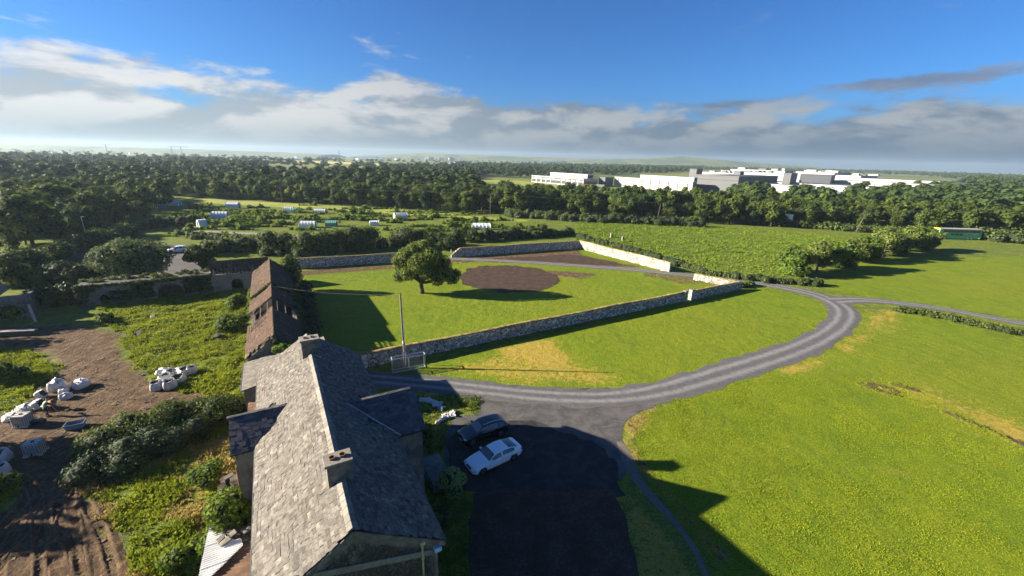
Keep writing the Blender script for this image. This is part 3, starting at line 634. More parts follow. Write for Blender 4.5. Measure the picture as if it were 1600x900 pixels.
# --- single trees and bushes of the foreground
def hero(name, label, loc, h, R, nl, n, size, lm, base=.2, tr=.25, group=None, squash=.85, cat='tree', trunk=True, core=.6, **kw):
    L = lobes_for(h, R, nl, base); e = thing(name, label, cat, loc, 0, group)
    if trunk: obj('trunk', trunk_mesh('trunk', h, tr, L, limbs=8), None, e)
    obj('crown', crown_mesh('crown', L, n, size, lm, squash, core, **kw), None, e); return e
b_ = at(660, 458)
L = [(np.array([x, y, z]), r) for x, y, z, r in ((-2.5, 0, 6.8, 2.0), (0, 1, 8.0, 2.0), (2, -.5, 7.3, 1.9), (0, -1.5, 6.2, 2.0), (-3.5, .8, 5.0, 1.7), (3.6, .5, 5.8, 1.7), (-2.2, -1.2, 4.2, 1.5), (1.6, 1.6, 6.5, 1.9), (4.6, -.5, 4.0, 1.5), (5.6, .3, 3.0, 1.3), (3.2, -1.8, 3.2, 1.2), (-.3, 2, 5.2, 1.9), (-1.2, .2, 8.4, 1.3), (.8, 0, 9.2, 1.1), (-4.4, 0, 6.2, 1.1), (6.3, .6, 3.8, .9), (2.8, 0, 8.2, 1.1))]
L += [(np.array([x, y, z]), r) for x, y, z, r in ((-3.9, -.6, 3.4, 1.2), (1.2, -1.4, 4.6, 1.6), (-1.0, 1.2, 3.6, 1.2), (4.2, .6, 5.2, 1.4), (2.2, .2, 4.2, 1.3))]
e = thing('garden_tree', 'lone leafy tree on the walled garden lawn beside the round soil bed', 'tree', b_)
tb = MB(); tb.tube([(0, 0, -.2), (-.1, 0, .9), (-.2, .1, 2.2), (-.1, 0, 4.5)], [.5, .36, .34, .2], 10)
for c, r in L[:12]: tb.tube([(-.15, .05, 1.9), np.array(c)*.5+np.array([0, 0, .8]), np.array(c)], [.2, .13, .05], 6)
obj('trunk', tb, M['bark'], e, True); obj('crown', crown_mesh('crown', L, 26000, .18, M['leaf_tree'], .9, .62, inner=.4, jit=1.), None, e)
e = hero('garden_bush', 'large rounded grey green tree standing left of the parked white car', (*G(213, 438), 0), 9.4, 6.8, 24, 30000, .22, M['leaf_olive'], .02, .3, inner=.45, squash=.8)
hero('garden_bush', 'small bushy tree between the large round tree and the ruined tiled shed', (*G(318, 428), 0), 6.3, 3.2, 10, 3600, .26, M['leaf_wood'], .05)
hero('garden_bush', 'low leaning tree with pale leaves at the foot of the large round tree', (*G(188, 452), 0), 3.6, 2.0, 7, 1600, .2, M['leaf_olive'], .25, .1)
def bush(px, py, h, R, n, size, lm, label, name='bush', nl=7, group=None, z=0, core=.7, **kw):
    return hero(name, label, (*G(px, py), z), h, R, nl, n, size, M[lm], -.1, .1, group, cat='bush', trunk=False, core=core, **kw)
bush(22, 498, 2.2, 2.4, 900, .2, 'leaf_bright', 'bright leaved bush at the near side of the small stone ruin')
bush(100, 452, 4.2, 5.0, 2600, .25, 'ivy', 'dark overgrown thicket behind the leaning white post', nl=10)
bush(25, 440, 4.6, 3.4, 1500, .25, 'leaf_hedge', 'bush with a sunlit top behind the stone ruin')
bush(108, 446, 4.6, 3.0, 1500, .22, 'leaf_bright', 'sunlit leafy patch on top of the overgrown yard wall')
bush(378, 492, 4.2, 2.4, 3000, .16, 'leaf_bright', 'tall bright green sapling thicket against the tiled barn wall')
bush(366, 512, 2.6, 2.6, 2600, .15, 'leaf_bright', 'low bright green shrub spreading in front of the tiled barn')
bush(396, 470, 3.2, 1.2, 900, .15, 'leaf_bright', 'yellow green creeper mound climbing the barn eave')
bush(168, 503, 1.6, 1.3, 700, .15, 'leaf_bright', 'small sprig of a bush at the far edge of the bare mud')
bush(10, 592, 2.0, 2.3, 1500, .16, 'leaf_bright', 'yellow green bush at the left edge above the bags')
bush(-8, 770, 1.6, 1.8, 1500, .12, 'weed', 'weedy green clump under the two bulk bags at the left edge')
bush(668, 700, 2.6, 1.3, 1400, .12, 'leaf_hedge', 'dark shrub beside the porch wall and the cars')
bush(705, 765, 1.9, 1.7, 1900, .12, 'leaf_pale', 'pale leaved rambling shrub below the right roof edge')
bush(690, 830, 1.5, 1.6, 1500, .12, 'leaf_hedge', 'dark weeds under the right hand eave of the house')
# bush growing on the lean-to
bb = at(352, 826, 2.6)
e = hero('elder_bush', 'bright green elder bush growing beside the white corrugated sheets', (bb[0]-.2, bb[1]+.4, 0), 5.2, 2.0, 14, 7000, .13, M['leaf_bright'], .1, .08, inner=.4, cat='bush', core=.4)
bush(330, 760, 1.9, 1.6, 1900, .11, 'leaf_bright', 'leafy green shrub beyond the elder bush by the annexe')
bush(300, 880, 1.7, 1.5, 1900, .11, 'weed', 'lush weedy shrub at the lower edge of the lean-to')
# ivy ball on the end of the barn
# row of trees at the right of the meadow
hp = [(1235, 432, 6.4, 3.9), (1276, 428, 6.8, 3.4), (1311, 423, 7.2, 3.7), (1335, 413, 5.6, 3.2), (1354, 410, 6.6, 3.4), (1380, 405, 7.6, 4.0), (1402, 401, 6.2, 3.4), (1420, 397, 6.8, 3.3), (1438, 394, 7.4, 3.3), (1452, 395, 6.0, 2.3)]
hl = ['round bright tree at the near end of the meadow tree row', 'second tree of the meadow row, dark and upright', 'third tree of the meadow row, broad and full', 'low fourth tree half hidden in the meadow row', 'fifth tree of the meadow row, near its middle', 'tallest broad tree in the middle of the meadow row', 'seventh tree of the meadow row, paler crown', 'eighth tree of the meadow row', 'large tree near the far end of the meadow row', 'last tree of the meadow row, nearest the coach']
HV = [(lambda L: (crown_mesh('row_crown', L, 4200, .23, M['leaf_tree'] if i % 2 else M['leaf_bright'], core=.7), trunk_mesh('row_trunk', 7, .2, L)))(lobes_for(7, 3.9, 13, -.02, 1.15)) for i in range(4)]
for i, (px, py, h, r) in enumerate(hp):
    c, tr = HV[i % 4]; tree('hedgerow_tree', hl[i], 'tree', (*G(px, py-4), 0), c, tr, i*1.7, (r/3.1, r/3.1, h/6.6), 'row of trees between the meadow and the bright field')
# bushes along walls
def hedge(name, label, line, width, height, n, size, lm, cat='hedge', wob=.35, group=None, kind=None, z=0):
    L = []; A = np.array(line, float); seg = np.hypot(*np.diff(A, axis=0).T); s = np.r_[0, np.cumsum(seg)]; k = max(2, int(s[-1]/(width*.38)))
    for i in range(k):
        d = s[-1]*i/(k-1); x = np.interp(d, s, A[:, 0]); y = np.interp(d, s, A[:, 1]); r = width*.5*rng.uniform(.75, 1.15)
        hh = height*rng.uniform(1-wob, 1.05); L.append((np.array([x+rng.normal(0, width*.12), y+rng.normal(0, width*.12), z+max(r*.5, hh-r*.85)]), r)); L.append((np.array([x+rng.normal(0, width*.2), y+rng.normal(0, width*.2), z+r*.35]), r*.95))
    me = crown_mesh('foliage', L, n, size, M[lm], core=.78); o = thing(name, label, cat, (*A.mean(0), 0), 0, group)
    V = np.zeros(len(me.vertices)*3, np.float32); me.vertices.foreach_get('co', V); V = V.reshape(-1, 3)-np.array([*A.mean(0), 0]); me.vertices.foreach_set('co', V.astype(np.float32).ravel()); obj('foliage', me, None, o, kind=kind); return o
hedge('hedge', 'tall dark hedge behind the left stretch of the garden wall', gp((425, 397), (470, 398), (520, 394), (590, 388)), 5.2, 6.6, 11000, .25, 'leaf_hedge')
hedge('hedge', 'low dark hedge behind the lone tree and the wall gap', gp((622, 384), (660, 385), (700, 388), (722, 384)), 5.4, 6.0, 6500, .25, 'leaf_hedge')
hedge('hedge', 'flowering mixed hedge behind the middle stretch of garden wall', gp((735, 378), (790, 374), (850, 369)), 4.0, 4.2, 4200, .25, 'leaf_hedge')
hedge('hedge', 'rounded bushes at the outer corner of the garden wall', gp((835, 372), (868, 369), (892, 366)), 3.6, 3.0, 2000, .22, 'leaf_bright')
hedge('bramble_bank', 'bramble strip running outside the sunlit garden wall', gp((905, 372), (960, 386), (1010, 400), (1060, 415)), 2.6, .9, 3200, .2, 'leaf_hedge')
hedge('bramble_bank', 'rank weeds along the drive beyond the garden gate', gp((1065, 416), (1110, 430), (1160, 437), (1200, 441), (1280, 446)), 2.4, .55, 3200, .18, 'weed')
hedge('bramble_bank', 'green hump of weeds at the outer end of the low wall', gp((1158, 449), (1172, 446)), 1.8, .9, 600, .15, 'weed')
hedge('hedge', 'low clipped hedge beside the side lane at the right', gp((1403, 486), (1440, 492), (1480, 499), (1530, 510), (1580, 521), (1700, 545)), 1.6, 1.15, 7500, .14, 'leaf_hedge', wob=.45)
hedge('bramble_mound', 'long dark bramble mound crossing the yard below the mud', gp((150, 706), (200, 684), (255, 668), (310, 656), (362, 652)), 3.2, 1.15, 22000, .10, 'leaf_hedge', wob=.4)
hedge('bramble_mound', 'leafy crest of the long bramble mound, sunlight put into its leaf colour', gp((158, 694), (205, 673), (258, 657), (312, 645), (350, 644)), 1.4, 1.45, 9000, .10, 'leaf_bright', wob=.25)  # brighter leaf colour stands in for sun on the crest
hedge('bramble_mound', 'near side of the long bramble mound, shade put into its dark leaves', gp((150, 742), (195, 722), (250, 700), (310, 680)), 3.0, .75, 9000, .10, 'ivy', wob=.3)  # darker leaves put the mound's shaded side into colour
0 and hedge('bramble_mound', 'low bramble fringe in front of the long mound', gp((150, 745), (200, 720), (255, 700), (320, 680)), 2.4, .8, 7000, .10, 'leaf_hedge')
hedge('hedge', 'scrubby hedge at the roadside right of the coach', gp((1530, 374), (1560, 376), (1600, 378), (1680, 384)), 7, 5.2, 2600, .4, 'leaf_hedge')
hedge('hedge', 'low scrub line in front of the wood beyond the meadow', gp((1200, 352), (1260, 356), (1330, 361), (1400, 366), (1455, 369)), 5, 3.2, 5200, .35, 'weed')
hedge('hedge', 'bushy scrub along the foot of the shelter belt', gp((790, 338), (850, 342), (930, 347), (1010, 350), (1090, 354)), 5, 4.0, 5200, .38, 'leaf_hedge')
hedge('hedge', 'ivy thicket along the barn wall beside the shaded lawn', [(at(512, 545)[0]-1.5, at(512, 545)[1]-1), G(498, 500)-np.array([1., 0]), G(482, 455)-np.array([1., 0])], 2.0, 2.6, 5500, .17, 'ivy')
hedge('ivy_bank', 'ivy covering the old yard wall left of the arch', gp((55, 480), (110, 474), (160, 470), (225, 466)), 2.6, 3.6, 6500, .22, 'ivy', 'ivy')
hedge('hedge', 'scrub behind the farmyard under the left wood', gp((140, 376), (200, 362), (262, 352), (310, 350)), 5, 2.6, 3000, .35, 'leaf_hedge')
for i, (ln, w_, h_, n_, l_) in enumerate(((((-20, 432), (40, 420), (95, 402)), 7, 4.2, 4200, 'dark scrub under the left wood behind the stone ruin'), (((60, 446), (110, 436), (150, 432)), 5, 3.4, 3800, 'tangled scrub behind the leaning white post'),
    (((110, 392), (150, 384), (200, 372)), 6, 4.0, 3800, 'scrub at the edge of the left wood beyond the dark yard'), (((330, 398), (360, 392), (420, 390)), 5, 4.6, 4200, 'dark bushes behind the ruined tiled shed'),
    (((300, 372), (360, 376), (430, 382)), 3.0, 2.2, 2600, 'low bushes along the allotment track'), (((235, 446), (275, 441), (325, 436)), 2.2, 1.3, 1600, 'weedy strip behind the arched range'))):
    hedge('scrub', l_, gp(*ln), w_, h_, n_, .28, 'leaf_hedge', 'scrub', wob=.6)
# allotment rows: low crops and shrubs
beds = []
al = [(262, 330, 470, 352), (280, 322, 620, 345), (290, 338, 420, 356), (360, 326, 700, 346), (430, 340, 600, 350), (560, 342, 760, 352), (480, 330, 740, 345), (280, 320, 700, 345), (300, 318, 660, 338), (265, 322, 420, 350), (330, 346, 470, 360), (620, 350, 830, 362), (600, 358, 640, 372), (250, 345, 330, 372), (340, 372, 410, 386)]
pts = []
for x0, y0, x1, y1 in al:
    for k in range(12):
        a = G(rnd.uniform(x0, x1), rnd.uniform(y0, y1)); d = unit(np.array([1., rnd.uniform(.05, .25)])); ln = rnd.uniform(3, 14)
        for s in np.arange(0, ln, .9): pts.append((a+d*s+rng.normal(0, .25, 2), rnd.uniform(.25, .8) if rnd.random() < .93 else rnd.uniform(1.0, 1.9)))
L = [(np.array([q[0], q[1], r*.45]), r) for q, r in pts]
V, F, R = [], [], []
parts = []
for c, r in L:
    n = 26; d = unit(rng.normal(0, 1, (n, 3))*[1, 1, .8]+[0, 0, .4]); v, f = leaves(c+d*r*rng.uniform(.6, 1.05, (n, 1)), d, .28*r+.12, .6); parts.append((v, f, rng.uniform(0, .8))); q = ico(c, r*.7, .8, 5); parts.append((q[0], q[1], .1))
V, F, R = combine(parts); tag(obj('allotment_crops', mesh_np('allotment_crops', V, F, R), M['weed']), 'low rows of crops and shrubs filling the allotments', 'crops', kind='stuff')
# --- tufts of rough grass
def tufts(name, label, polys, dens, h, lm='grassblade', blades=5, wmul=.10, excl=(), keep=None):
    Ps = []
    for poly in polys:
        lo, hi = poly.min(0), poly.max(0); a = (hi-lo).prod(); n = int(min(a*dens, 260000)); P = rng.uniform(lo, hi, (n, 2)); P = P[sdist(P, poly)+(vnoise(P, 1.5, 4)-.5)*1.5 > 0]
        for ex in excl: P = P[sdist(P, ex) < 0]
        Ps.append(P)
    P = np.concatenate(Ps); 
    if keep is not None: P = P[keep(P)]
    P = P[vnoise(P, 1.3, 21)+rng.uniform(0, .6, len(P)) > .55]; n = len(P); z = gz(P[:, 0], P[:, 1]); hh = h*(.5+vnoise(P, 2.1, 22))*rng.uniform(.6, 1.3, n)
    V = []; R = []
    for k in range(blades):
        a = rng.uniform(0, 6.28, n); d = np.stack([np.cos(a), np.sin(a), 0*a], 1); s = np.stack([-np.sin(a), np.cos(a), 0*a], 1); o = np.column_stack([P, z])+d*rng.uniform(0, .12, (n, 1))
        wd = (hh*wmul+.012)[:, None]; lean = rng.uniform(.25, .9, (n, 1))*hh[:, None]; tip = o+d*lean+np.array([0, 0, 1])*hh[:, None]; mid = o+d*lean*.35+np.array([0, 0, 1])*hh[:, None]*.62
        V.append(np.stack([o-s*wd, o+s*wd, mid+s*wd*1.1, tip], 1)); R.append(np.clip(vnoise(P, 3, 30)*.7+rng.uniform(0, .3, n), 0, .99)*.7)
    V = np.concatenate(V).reshape(-1, 3); return tag(obj(name, mesh_np(name, V, np.arange(len(V)).reshape(-1, 4), np.concatenate(R)), M[lm]), label, 'grass', kind='stuff')
tufts('rough_grass', 'long tussocky grass in the sunny yard beside the tiled barn', [yard_green], 22, .26, 'yardblade')
tufts('rough_grass', 'lush weedy grass on the slope beside the house lean-to', [lower_grass], 42, .24, 'yardblade', blades=4, keep=lambda P: vnoise(P, 1.8, 12) < .52)
tufts('dry_grass', 'straw coloured dead grass on the slope beside the lean-to', [lower_grass], 40, .2, 'strawblade', 4, keep=lambda P: vnoise(P, 1.8, 12) > .48)
tufts('rough_grass', 'green grass islands around the mud at the left edge', [island, island2], 26, .28, 'yardblade')
tufts('meadow_grass', 'tall grass of the wide meadow beyond the garden wall', [gp((900, 375), (1050, 412), (1120, 430), (1210, 438), (1300, 400), (1440, 380), (1150, 356), (900, 346))], 3.2, .30, 'grassblade', 3, .35)
tufts('meadow_grass', 'long grass at the edges between house wall and drive', [porchgrass, nearhouse_r], 22, .16, 'weed', 4)

tufts('lawn_grass', 'short mown grass of the bright field on the right', [np.array([[q[0], q[1]] for q in rightf])], 48, .042, 'lawnblade', 3, .3, keep=lambda P: (P[:, 1] < 46) & (P[:, 0] < 48))

# ================================================================== BUILDINGS
HA = R_(29.9); UX = np.array([-math.sin(HA), math.cos(HA), 0]); VX = np.array([math.cos(HA), math.sin(HA), 0]); HP = np.array([*at(551, 829, 9.8)[:2], 0])
def loc(p): d = np.array(p, float)-HP; return np.array([d@VX, d@UX, d[2]])       # world -> house frame (x right, y along the ridge)
def wld(x, y, z=0): return HP+VX*x+UX*y+np.array([0, 0, z])
def hz(px, py, z): return loc(at(px, py, z))
def hy(px, py, y):                                                              # where this direction meets the cross plane y
    d = ray(px, py); o = np.array([0, 0, CAMH]); t = (y-loc(o)[1])/(d@UX); return loc(o+d*t)
CAMW = np.array([0, 0, CAMH])
SL = []        # (distance, matrix, dark)
def slope(corner, a, s, La, Ls, dark, cw=.31, ch=.20, clip=None):
    corner, a, s = (np.array(q, float) for q in (corner, a, s)); n = np.cross(a, s); n = n if n[2] > 0 else -n
    rows = int(Ls/ch)
    for j in range(rows+1):
        x = -rnd.uniform(0, cw)
        while x < La:
            w_ = cw*rnd.uniform(.86, 1.14); x0 = max(x, 0); x1 = min(x+w_, La)
            if x1-x0 > .08:
                c = corner+a*(x0+x1)/2+s*(min(j*ch+ch*.5, Ls-ch*.45)+rnd.gauss(0, .016))+n*(.05+rnd.uniform(0, .022)+.022*math.sin(x*.55+1)*math.sin(j*.33)+.012*math.sin(x*1.9+j*.7))
                if clip is None or clip(c): SL.append((np.linalg.norm(wld(*c)-CAMW), c, a, s, n, (x1-x0)*.975, ch*1.28, dark, rnd.uniform(-.02, .02)))
            x += w_
house = thing('stone_house', 'long grey slate roofed stone house with two chimneys in the foreground', 'house', HP, HA)
PT = .66; HW = 3.9; ZR = 9.8; ZE = ZR-PT*HW; UL = 22.3; sl_ = math.hypot(1, PT)
wb = MB(); wb.prism([(-3.6, .15, -.3), (3.6, .15, -.3), (3.6, .15, ZE+.1), (0, .15, ZR-.18), (-3.6, .15, ZE+.1)], (0, UL-.3, 0)); obj('wall', wb, M['render'], house)
deck = MB()
for s in (-1, 1):
    deck.prism([(0, 0, ZR-.14), (s*HW, 0, ZE-.14), (s*HW, 0, ZE), (0, 0, ZR)], (0, UL, 0))
obj('roof_deck', deck, M['darkhole'], house)
up = lambda s: np.array([-s, 0, PT])/sl_
slope((-HW, 0, ZE), (0, 1, 0), up(-1), UL, HW*sl_, False, clip=lambda c: not (12.1 < c[1] < 15.1 and c[0] < -2.6))
slope((HW, 0, ZE), (0, 1, 0), up(1), UL, HW*sl_, False, clip=lambda c: not (9.6 < c[1] < 13.1 and c[0] > 2.4))
# right annexe (porch block)
PR, PZ, PX = 11.35, 8.85, 5.95; pz = 7.0; ph = 2.45; pl = math.hypot(ph, PZ-pz)
wb = MB(); wb.prism([(3.0, PR-ph+.25, -.3), (3.0, PR+ph-.25, -.3), (3.0, PR+ph-.25, pz), (3.0, PR, PZ-.2), (3.0, PR-ph+.25, pz)], (PX-3.2, 0, 0)); obj('wall', wb, M['render'], house)
dk = MB()
for s in (-1, 1): dk.prism([(1.3, PR, PZ-.12), (1.3, PR+s*ph, pz-.12), (1.3, PR+s*ph, pz), (1.3, PR, PZ)], (PX-1.3, 0, 0))
obj('roof_deck', dk, M['darkhole'], house)
inmain = lambda c: c[2]+.06 > ZR-PT*abs(c[0])
for s in (-1, 1): slope((1.35, PR+s*ph, pz), (1, 0, 0), np.array([0, -s*ph, PZ-pz])/pl, PX-1.35, pl, True, clip=inmain)
# left annexe
LR, LZ, LX = 13.6, 8.5, -5.25; lz = 7.15; lh = 2.05; ll = math.hypot(lh, LZ-lz)
wb = MB(); wb.prism([(-3.0, LR-lh+.2, -.3), (-3.0, LR+lh-.2, -.3), (-3.0, LR+lh-.2, lz), (-3.0, LR, LZ-.2), (-3.0, LR-lh+.2, lz)], (LX+3.2, 0, 0)); obj('wall', wb, M['render'], house)
dk = MB()
for s in (-1, 1): dk.prism([(-1.8, LR, LZ-.12), (-1.8, LR+s*lh, lz-.12), (-1.8, LR+s*lh, lz), (-1.8, LR, LZ)], (LX+1.8, 0, 0))
obj('roof_deck', dk, M['darkhole'], house)
for s in (-1, 1): slope((LX, LR+s*lh, lz), (1, 0, 0), np.array([0, -s*lh, LZ-lz])/ll, -1.85-LX, ll, True, clip=inmain)
# slates: the 300 that show largest one by one, the rest joined
def slate_box(b, c, a, s, n, w_, h, r, tw=0): 
    a2 = a*math.cos(tw)+s*math.sin(tw); s2 = s*math.cos(tw)-a*math.sin(tw); n2 = unit(n-s2*.06*(-1)); b.obox(c, a2, s2, n2, w_/2, h/2, .012, r)
SL.sort(key=lambda q: q[0]); big_ = SL[:300]; rest = SL[300:]
SM = {}
for dk_ in (False, True):
    for k in range(5):
        b = MB(); b.obox((0, 0, 0), (1, 0, 0), (0, 1, 0), (0, 0, 1), .5*(.265+.02*k), .5*.256, .012, rnd.random(), .004); me = b.mesh('slate'); me.materials.append(M['slate_dark' if dk_ else 'slate']); SM[dk_, k] = me
for d, c, a, s, n, w_, h, dk_, tw in big_:
    k = int(np.clip(round((w_-.265)/.02), 0, 4)); o = bpy.data.objects.new('slate', SM[dk_, k]); C.objects.link(o); o.parent = house
    a2 = a*math.cos(tw)+s*math.sin(tw); s2 = np.cross(n, a2); n2 = unit(n+s*.06); s2 = unit(np.cross(n2, a2)); o.matrix_local = Matrix([[a2[i], s2[i], n2[i], c[i]] for i in range(3)]+[[0, 0, 0, 1]])
for dk_ in (False, True):
    b = MB()
    for d, c, a, s, n, w_, h, k_, tw in rest:
        if k_ == dk_: slate_box(b, c, a, s, unit(n+s*.06), w_, h, rnd.random(), tw)
    obj('slates', b, M['slate_dark' if dk_ else 'slate'], house, kind='stuff')
rb = MB(); y = 0
while y < UL-.4:
    for s in (-1, 1): rb.obox((s*.10, y+.21, ZR+.055), (0, 1, 0), np.array([-s, 0, PT])/sl_, np.array([s*PT, 0, 1])/sl_, .205, .13, .022, jit=.006)
    y += .43
obj('ridge_tiles', rb, M['ridge'], house, kind='stuff')
rb = MB()
x = 1.5
while x < PX-.3: rb.box(x, x+.4, PR-.13, PR+.13, PZ-.02, PZ+.06+rnd.uniform(0, .02)); x += .42
x = -2.0
while x > LX+.3: rb.box(x-.4, x, LR-.12, LR+.12, LZ-.02, LZ+.06+rnd.uniform(0, .02)); x -= .42
obj('ridge_tiles', rb, M['slate_dark'], house, kind='stuff')
vb = MB(); vb.tube([(1.46, PR-.05, 8.90), (4.22, PR-2.47, 7.1)], .055, 5); obj('valley_flashing', vb, M['galv'], house)
vg = MB()
for s in (-1, 1): vg.prism([(0, -.06, ZR-.02), (s*(HW+.02), -.06, ZE-.02), (s*(HW+.02), -.06, ZE-.30), (0, -.06, ZR-.34)], (0, .16, 0))
obj('verge', vg, M['chim'], house)
gt = MB(); gt.tube([(-HW-.06, .1, ZE-.06), (-HW-.06, LR-lh-.1, ZE-.06)], .06, 6); gt.tube([(-HW-.06, LR+lh+.1, ZE-.06), (-HW-.06, UL-.1, ZE-.06)], .06, 6); gt.tube([(HW+.06, .1, ZE-.06), (HW+.06, PR-ph-.1, ZE-.06)], .06, 6); gt.tube([(HW+.06, PR+ph+.1, ZE-.06), (HW+.06, UL-.1, ZE-.06)], .06, 6)
obj('gutter', gt, M['wh_dark'], house)
def chimney(y0, y1, hw, zt, pots):
    ch = MB(); ch.box(-hw, hw, y0, y1, ZR-hw*PT-.35, zt-.14); c_ = obj('chimney', ch, M['chim'], house, bevel=.015)
    cp = MB(); cp.box(-hw-.09, hw+.09, y0-.09, y1+.09, zt-.139, zt); obj('chimney_cap', cp, M['ridge'], c_, bevel=.02)
    for x, r, h in pots:
        pb = MB(); n = 14; V = []
        for (rr, z) in ((r, zt+.001), (r*.92, zt+h), (r*.75, zt+h), (r*.72, zt+.02)): V += [(x+rr*math.cos(2*math.pi*k/n), (y0+y1)/2+rr*math.sin(2*math.pi*k/n), z) for k in range(n)]
        pb.add(V, [(i*n+k, i*n+(k+1) % n, (i+1)*n+(k+1) % n, (i+1)*n+k) for i in range(3) for k in range(n)]+[tuple(3*n+k for k in range(n))]); obj('chimney_pot', pb, M['rust'], c_)
    fl = MB(); fl.obox((0, y0-.13, ZR+.06), (1, 0, 0), (0, 1, 0), (0, 0, 1), .12, .12, .012); fl.obox((hw*.7, y0-.1, ZR-hw*.7*PT+.075), np.array([1, 0, -PT])/sl_, (0, 1, 0), np.array([PT, 0, 1])/sl_, hw*.5, .14, .008); obj('lead_flashing', fl, M['galv'], c_)
chimney(3.15, 3.9, .54, 10.85, [(-.24, .16, .1), (.22, .17, .12)])
chimney(18.1, 18.95, .60, 11.0, [(-.26, .17, .07), (.24, .17, .07)])
# creeper stems on the near gable, the old roof scar, a drainpipe and a small blue box
cr = MB()
for _ in range(900):
    x = rnd.uniform(-3.4, 3.45); z = rnd.uniform(2.0, 8.6); pts = [(x, .135, z)]; a = rnd.uniform(.9, 2.2)
    for _k in range(rnd.randint(4, 9)):
        a += rnd.uniform(-.5, .5); x += math.cos(a)*.3; z += abs(math.sin(a))*.3
        if abs(x) > 3.45 or z > ZR-PT*abs(x)-.7: break
        pts.append((x, .125, z))
    if len(pts) > 2: cr.tube(pts, [.022]+[.013]*(len(pts)-1), 3, cap=False)
obj('creeper_stems', cr, M['bark'], house, kind='stuff')
scar = MB(); A = hy(440, 905, .1); B = hy(675, 858, .1); scar.prism([(A[0], .06, A[2]), (B[0], .06, B[2]), (B[0], .06, B[2]-.32), (A[0], .06, A[2]-.32)], (0, .088, 0)); obj('roof_scar', scar, M['ridge'], house)
dp = MB(); a = hy(660, 850, .0); dp.tube([(a[0], .03, .2), (a[0], .03, a[2])], .055, 8); dp.box(a[0]-.11, a[0]+.11, -.08, .14, a[2]-.02, a[2]+.16); dp.box(a[0]-.08, a[0]+.08, -.03, .12, a[2]-.9, a[2]-.84); obj('drainpipe', dp, M['galv'], house)
bx_ = MB(); a = hy(684, 857, .0); bx_.box(a[0]-.17, a[0]+.17, -.10, .148, a[2]-.12, a[2]+.12); M['bluebox'] = flat('pale_blue_box', (.28, .50, .68), .5); obj('meter_box', bx_, M['bluebox'], house, bevel=.01)
# ground floor and upper windows of the lane side (dark, mostly hidden by the eaves)
for y in (2.6, 6.4, 16.2, 19.6):
    f_ = MB(); f_.box(3.60, 3.66, y-.5, y+.5, 4.6, 6.0); wf = obj('window', f_, M['bare'], house); g_ = MB(); g_.box(3.63, 3.67, y-.42, y+.42, 4.68, 5.92); obj('pane', g_, M['wh_glass'], wf)
# rusty pipes under the left annexe
ppb = MB(); a = hz(375, 705, 6.6); ppb.tube([(a[0], a[1]-.3, 1.0), (a[0]+.05, a[1]-.25, 4), (a[0], a[1]-.3, 6.9)], .09, 8); ppb.tube([(a[0]-.35, a[1]-.28, 2.5), (a[0]-.3, a[1]-.28, 5.8)], .06, 8); ppb.tube([(-4.5, LR-lh+.1, 6.2), (-4.2, LR-lh-.15, 4.0)], .03, 5); obj('waste_pipe', ppb, M['rust'], house)

# --- lean-to with a rusty flat roof and loose white corrugated sheets
lean = thing('lean_to', 'ruined lean-to with rusty flat top and white corrugated sheets beside the house', 'outbuilding', HP, HA)
def hpoly(pts, z): return [hz(a, b, z) for a, b in pts]
P3 = hpoly([(376, 828), (377, 848), (325, 902), (300, 960)], 3.0); P3 = [(-3.62, P3[0][1], 3.0)]+[tuple(q) for q in P3]+[(-3.62, P3[-1][1], 3.0)]
lb = MB(); lb.prism(P3, (0, 0, -.12)); obj('flat_roof', lb, M['rust'], lean)
wl = MB(); 
wl.box(-6.9, -3.62, P3[0][1]-.45, P3[0][1]-.02, -.2, 2.87); wl.box(-5.1, -3.62, P3[-1][1], P3[0][1]-.5, -.2, 2.87); obj('wall', wl, M['render'], lean)
CP = np.array([hz(a, b, 3.15)[:2] for a, b in ((308, 912), (327, 822), (341, 826), (353, 838), (365, 843), (377, 842), (380, 853), (326, 905))])
ylo, yhi = CP[:, 1].min(), CP[:, 1].max(); y = ylo
def span(y):
    xs = []
    for i in range(len(CP)):
        a, b = CP[i], CP[(i+1) % len(CP)]
        if (a[1] > y) != (b[1] > y): xs.append(a[0]+(b[0]-a[0])*(y-a[1])/(b[1]-a[1]))
    return (min(xs), max(xs)) if len(xs) > 1 else None
k = 0
while y < yhi-.1:
    V = []; F = []; st = .0375; z0 = 3.16+.03*(k % 2); yy = y+.02
    while yy < min(y+.82, yhi-.02):
        sp = span(yy)
        if sp: V += [(sp[0], yy, z0+.04*math.sin((yy-y)*2*math.pi/.15)), (sp[1], yy, z0+.04*math.sin((yy-y)*2*math.pi/.15))]
        yy += st
    F = [(i*2, i*2+1, i*2+3, i*2+2) for i in range(len(V)//2-1)]
    if F: b = MB(); b.add(V, F); o = obj('corrugated_sheet', b, M['white_sheet'], lean); sm = o.modifiers.new('solid', 'SOLIDIFY'); sm.thickness = .012
    y += .78; k += 1
rub = MB()
for _ in range(150):
    px = rnd.uniform(345, 398); py = rnd.uniform(742, 845); zz = rnd.uniform(1.4, 2.6) if py < 820 else rnd.uniform(2.9, 3.1); q = hz(px, py, zz)
    if q[0] > -3.7: continue
    a = rnd.uniform(0, 3); s = rnd.uniform(.08, .28); rub.obox(q, (math.cos(a), math.sin(a), .2), (-math.sin(a), math.cos(a), 0), (0, 0, 1), s*1.3, s, s*.6, None, s*.2)
rub2 = MB(); q = hz(388, 752, 2.0); rub2.box(q[0]-1.1, -3.62, q[1]-5.2, q[1]+.3, -.2, 1.9); obj('wall_stump', rub2, M['render'], lean)
obj('rubble', rub, M['bark'], lean, kind='stuff')
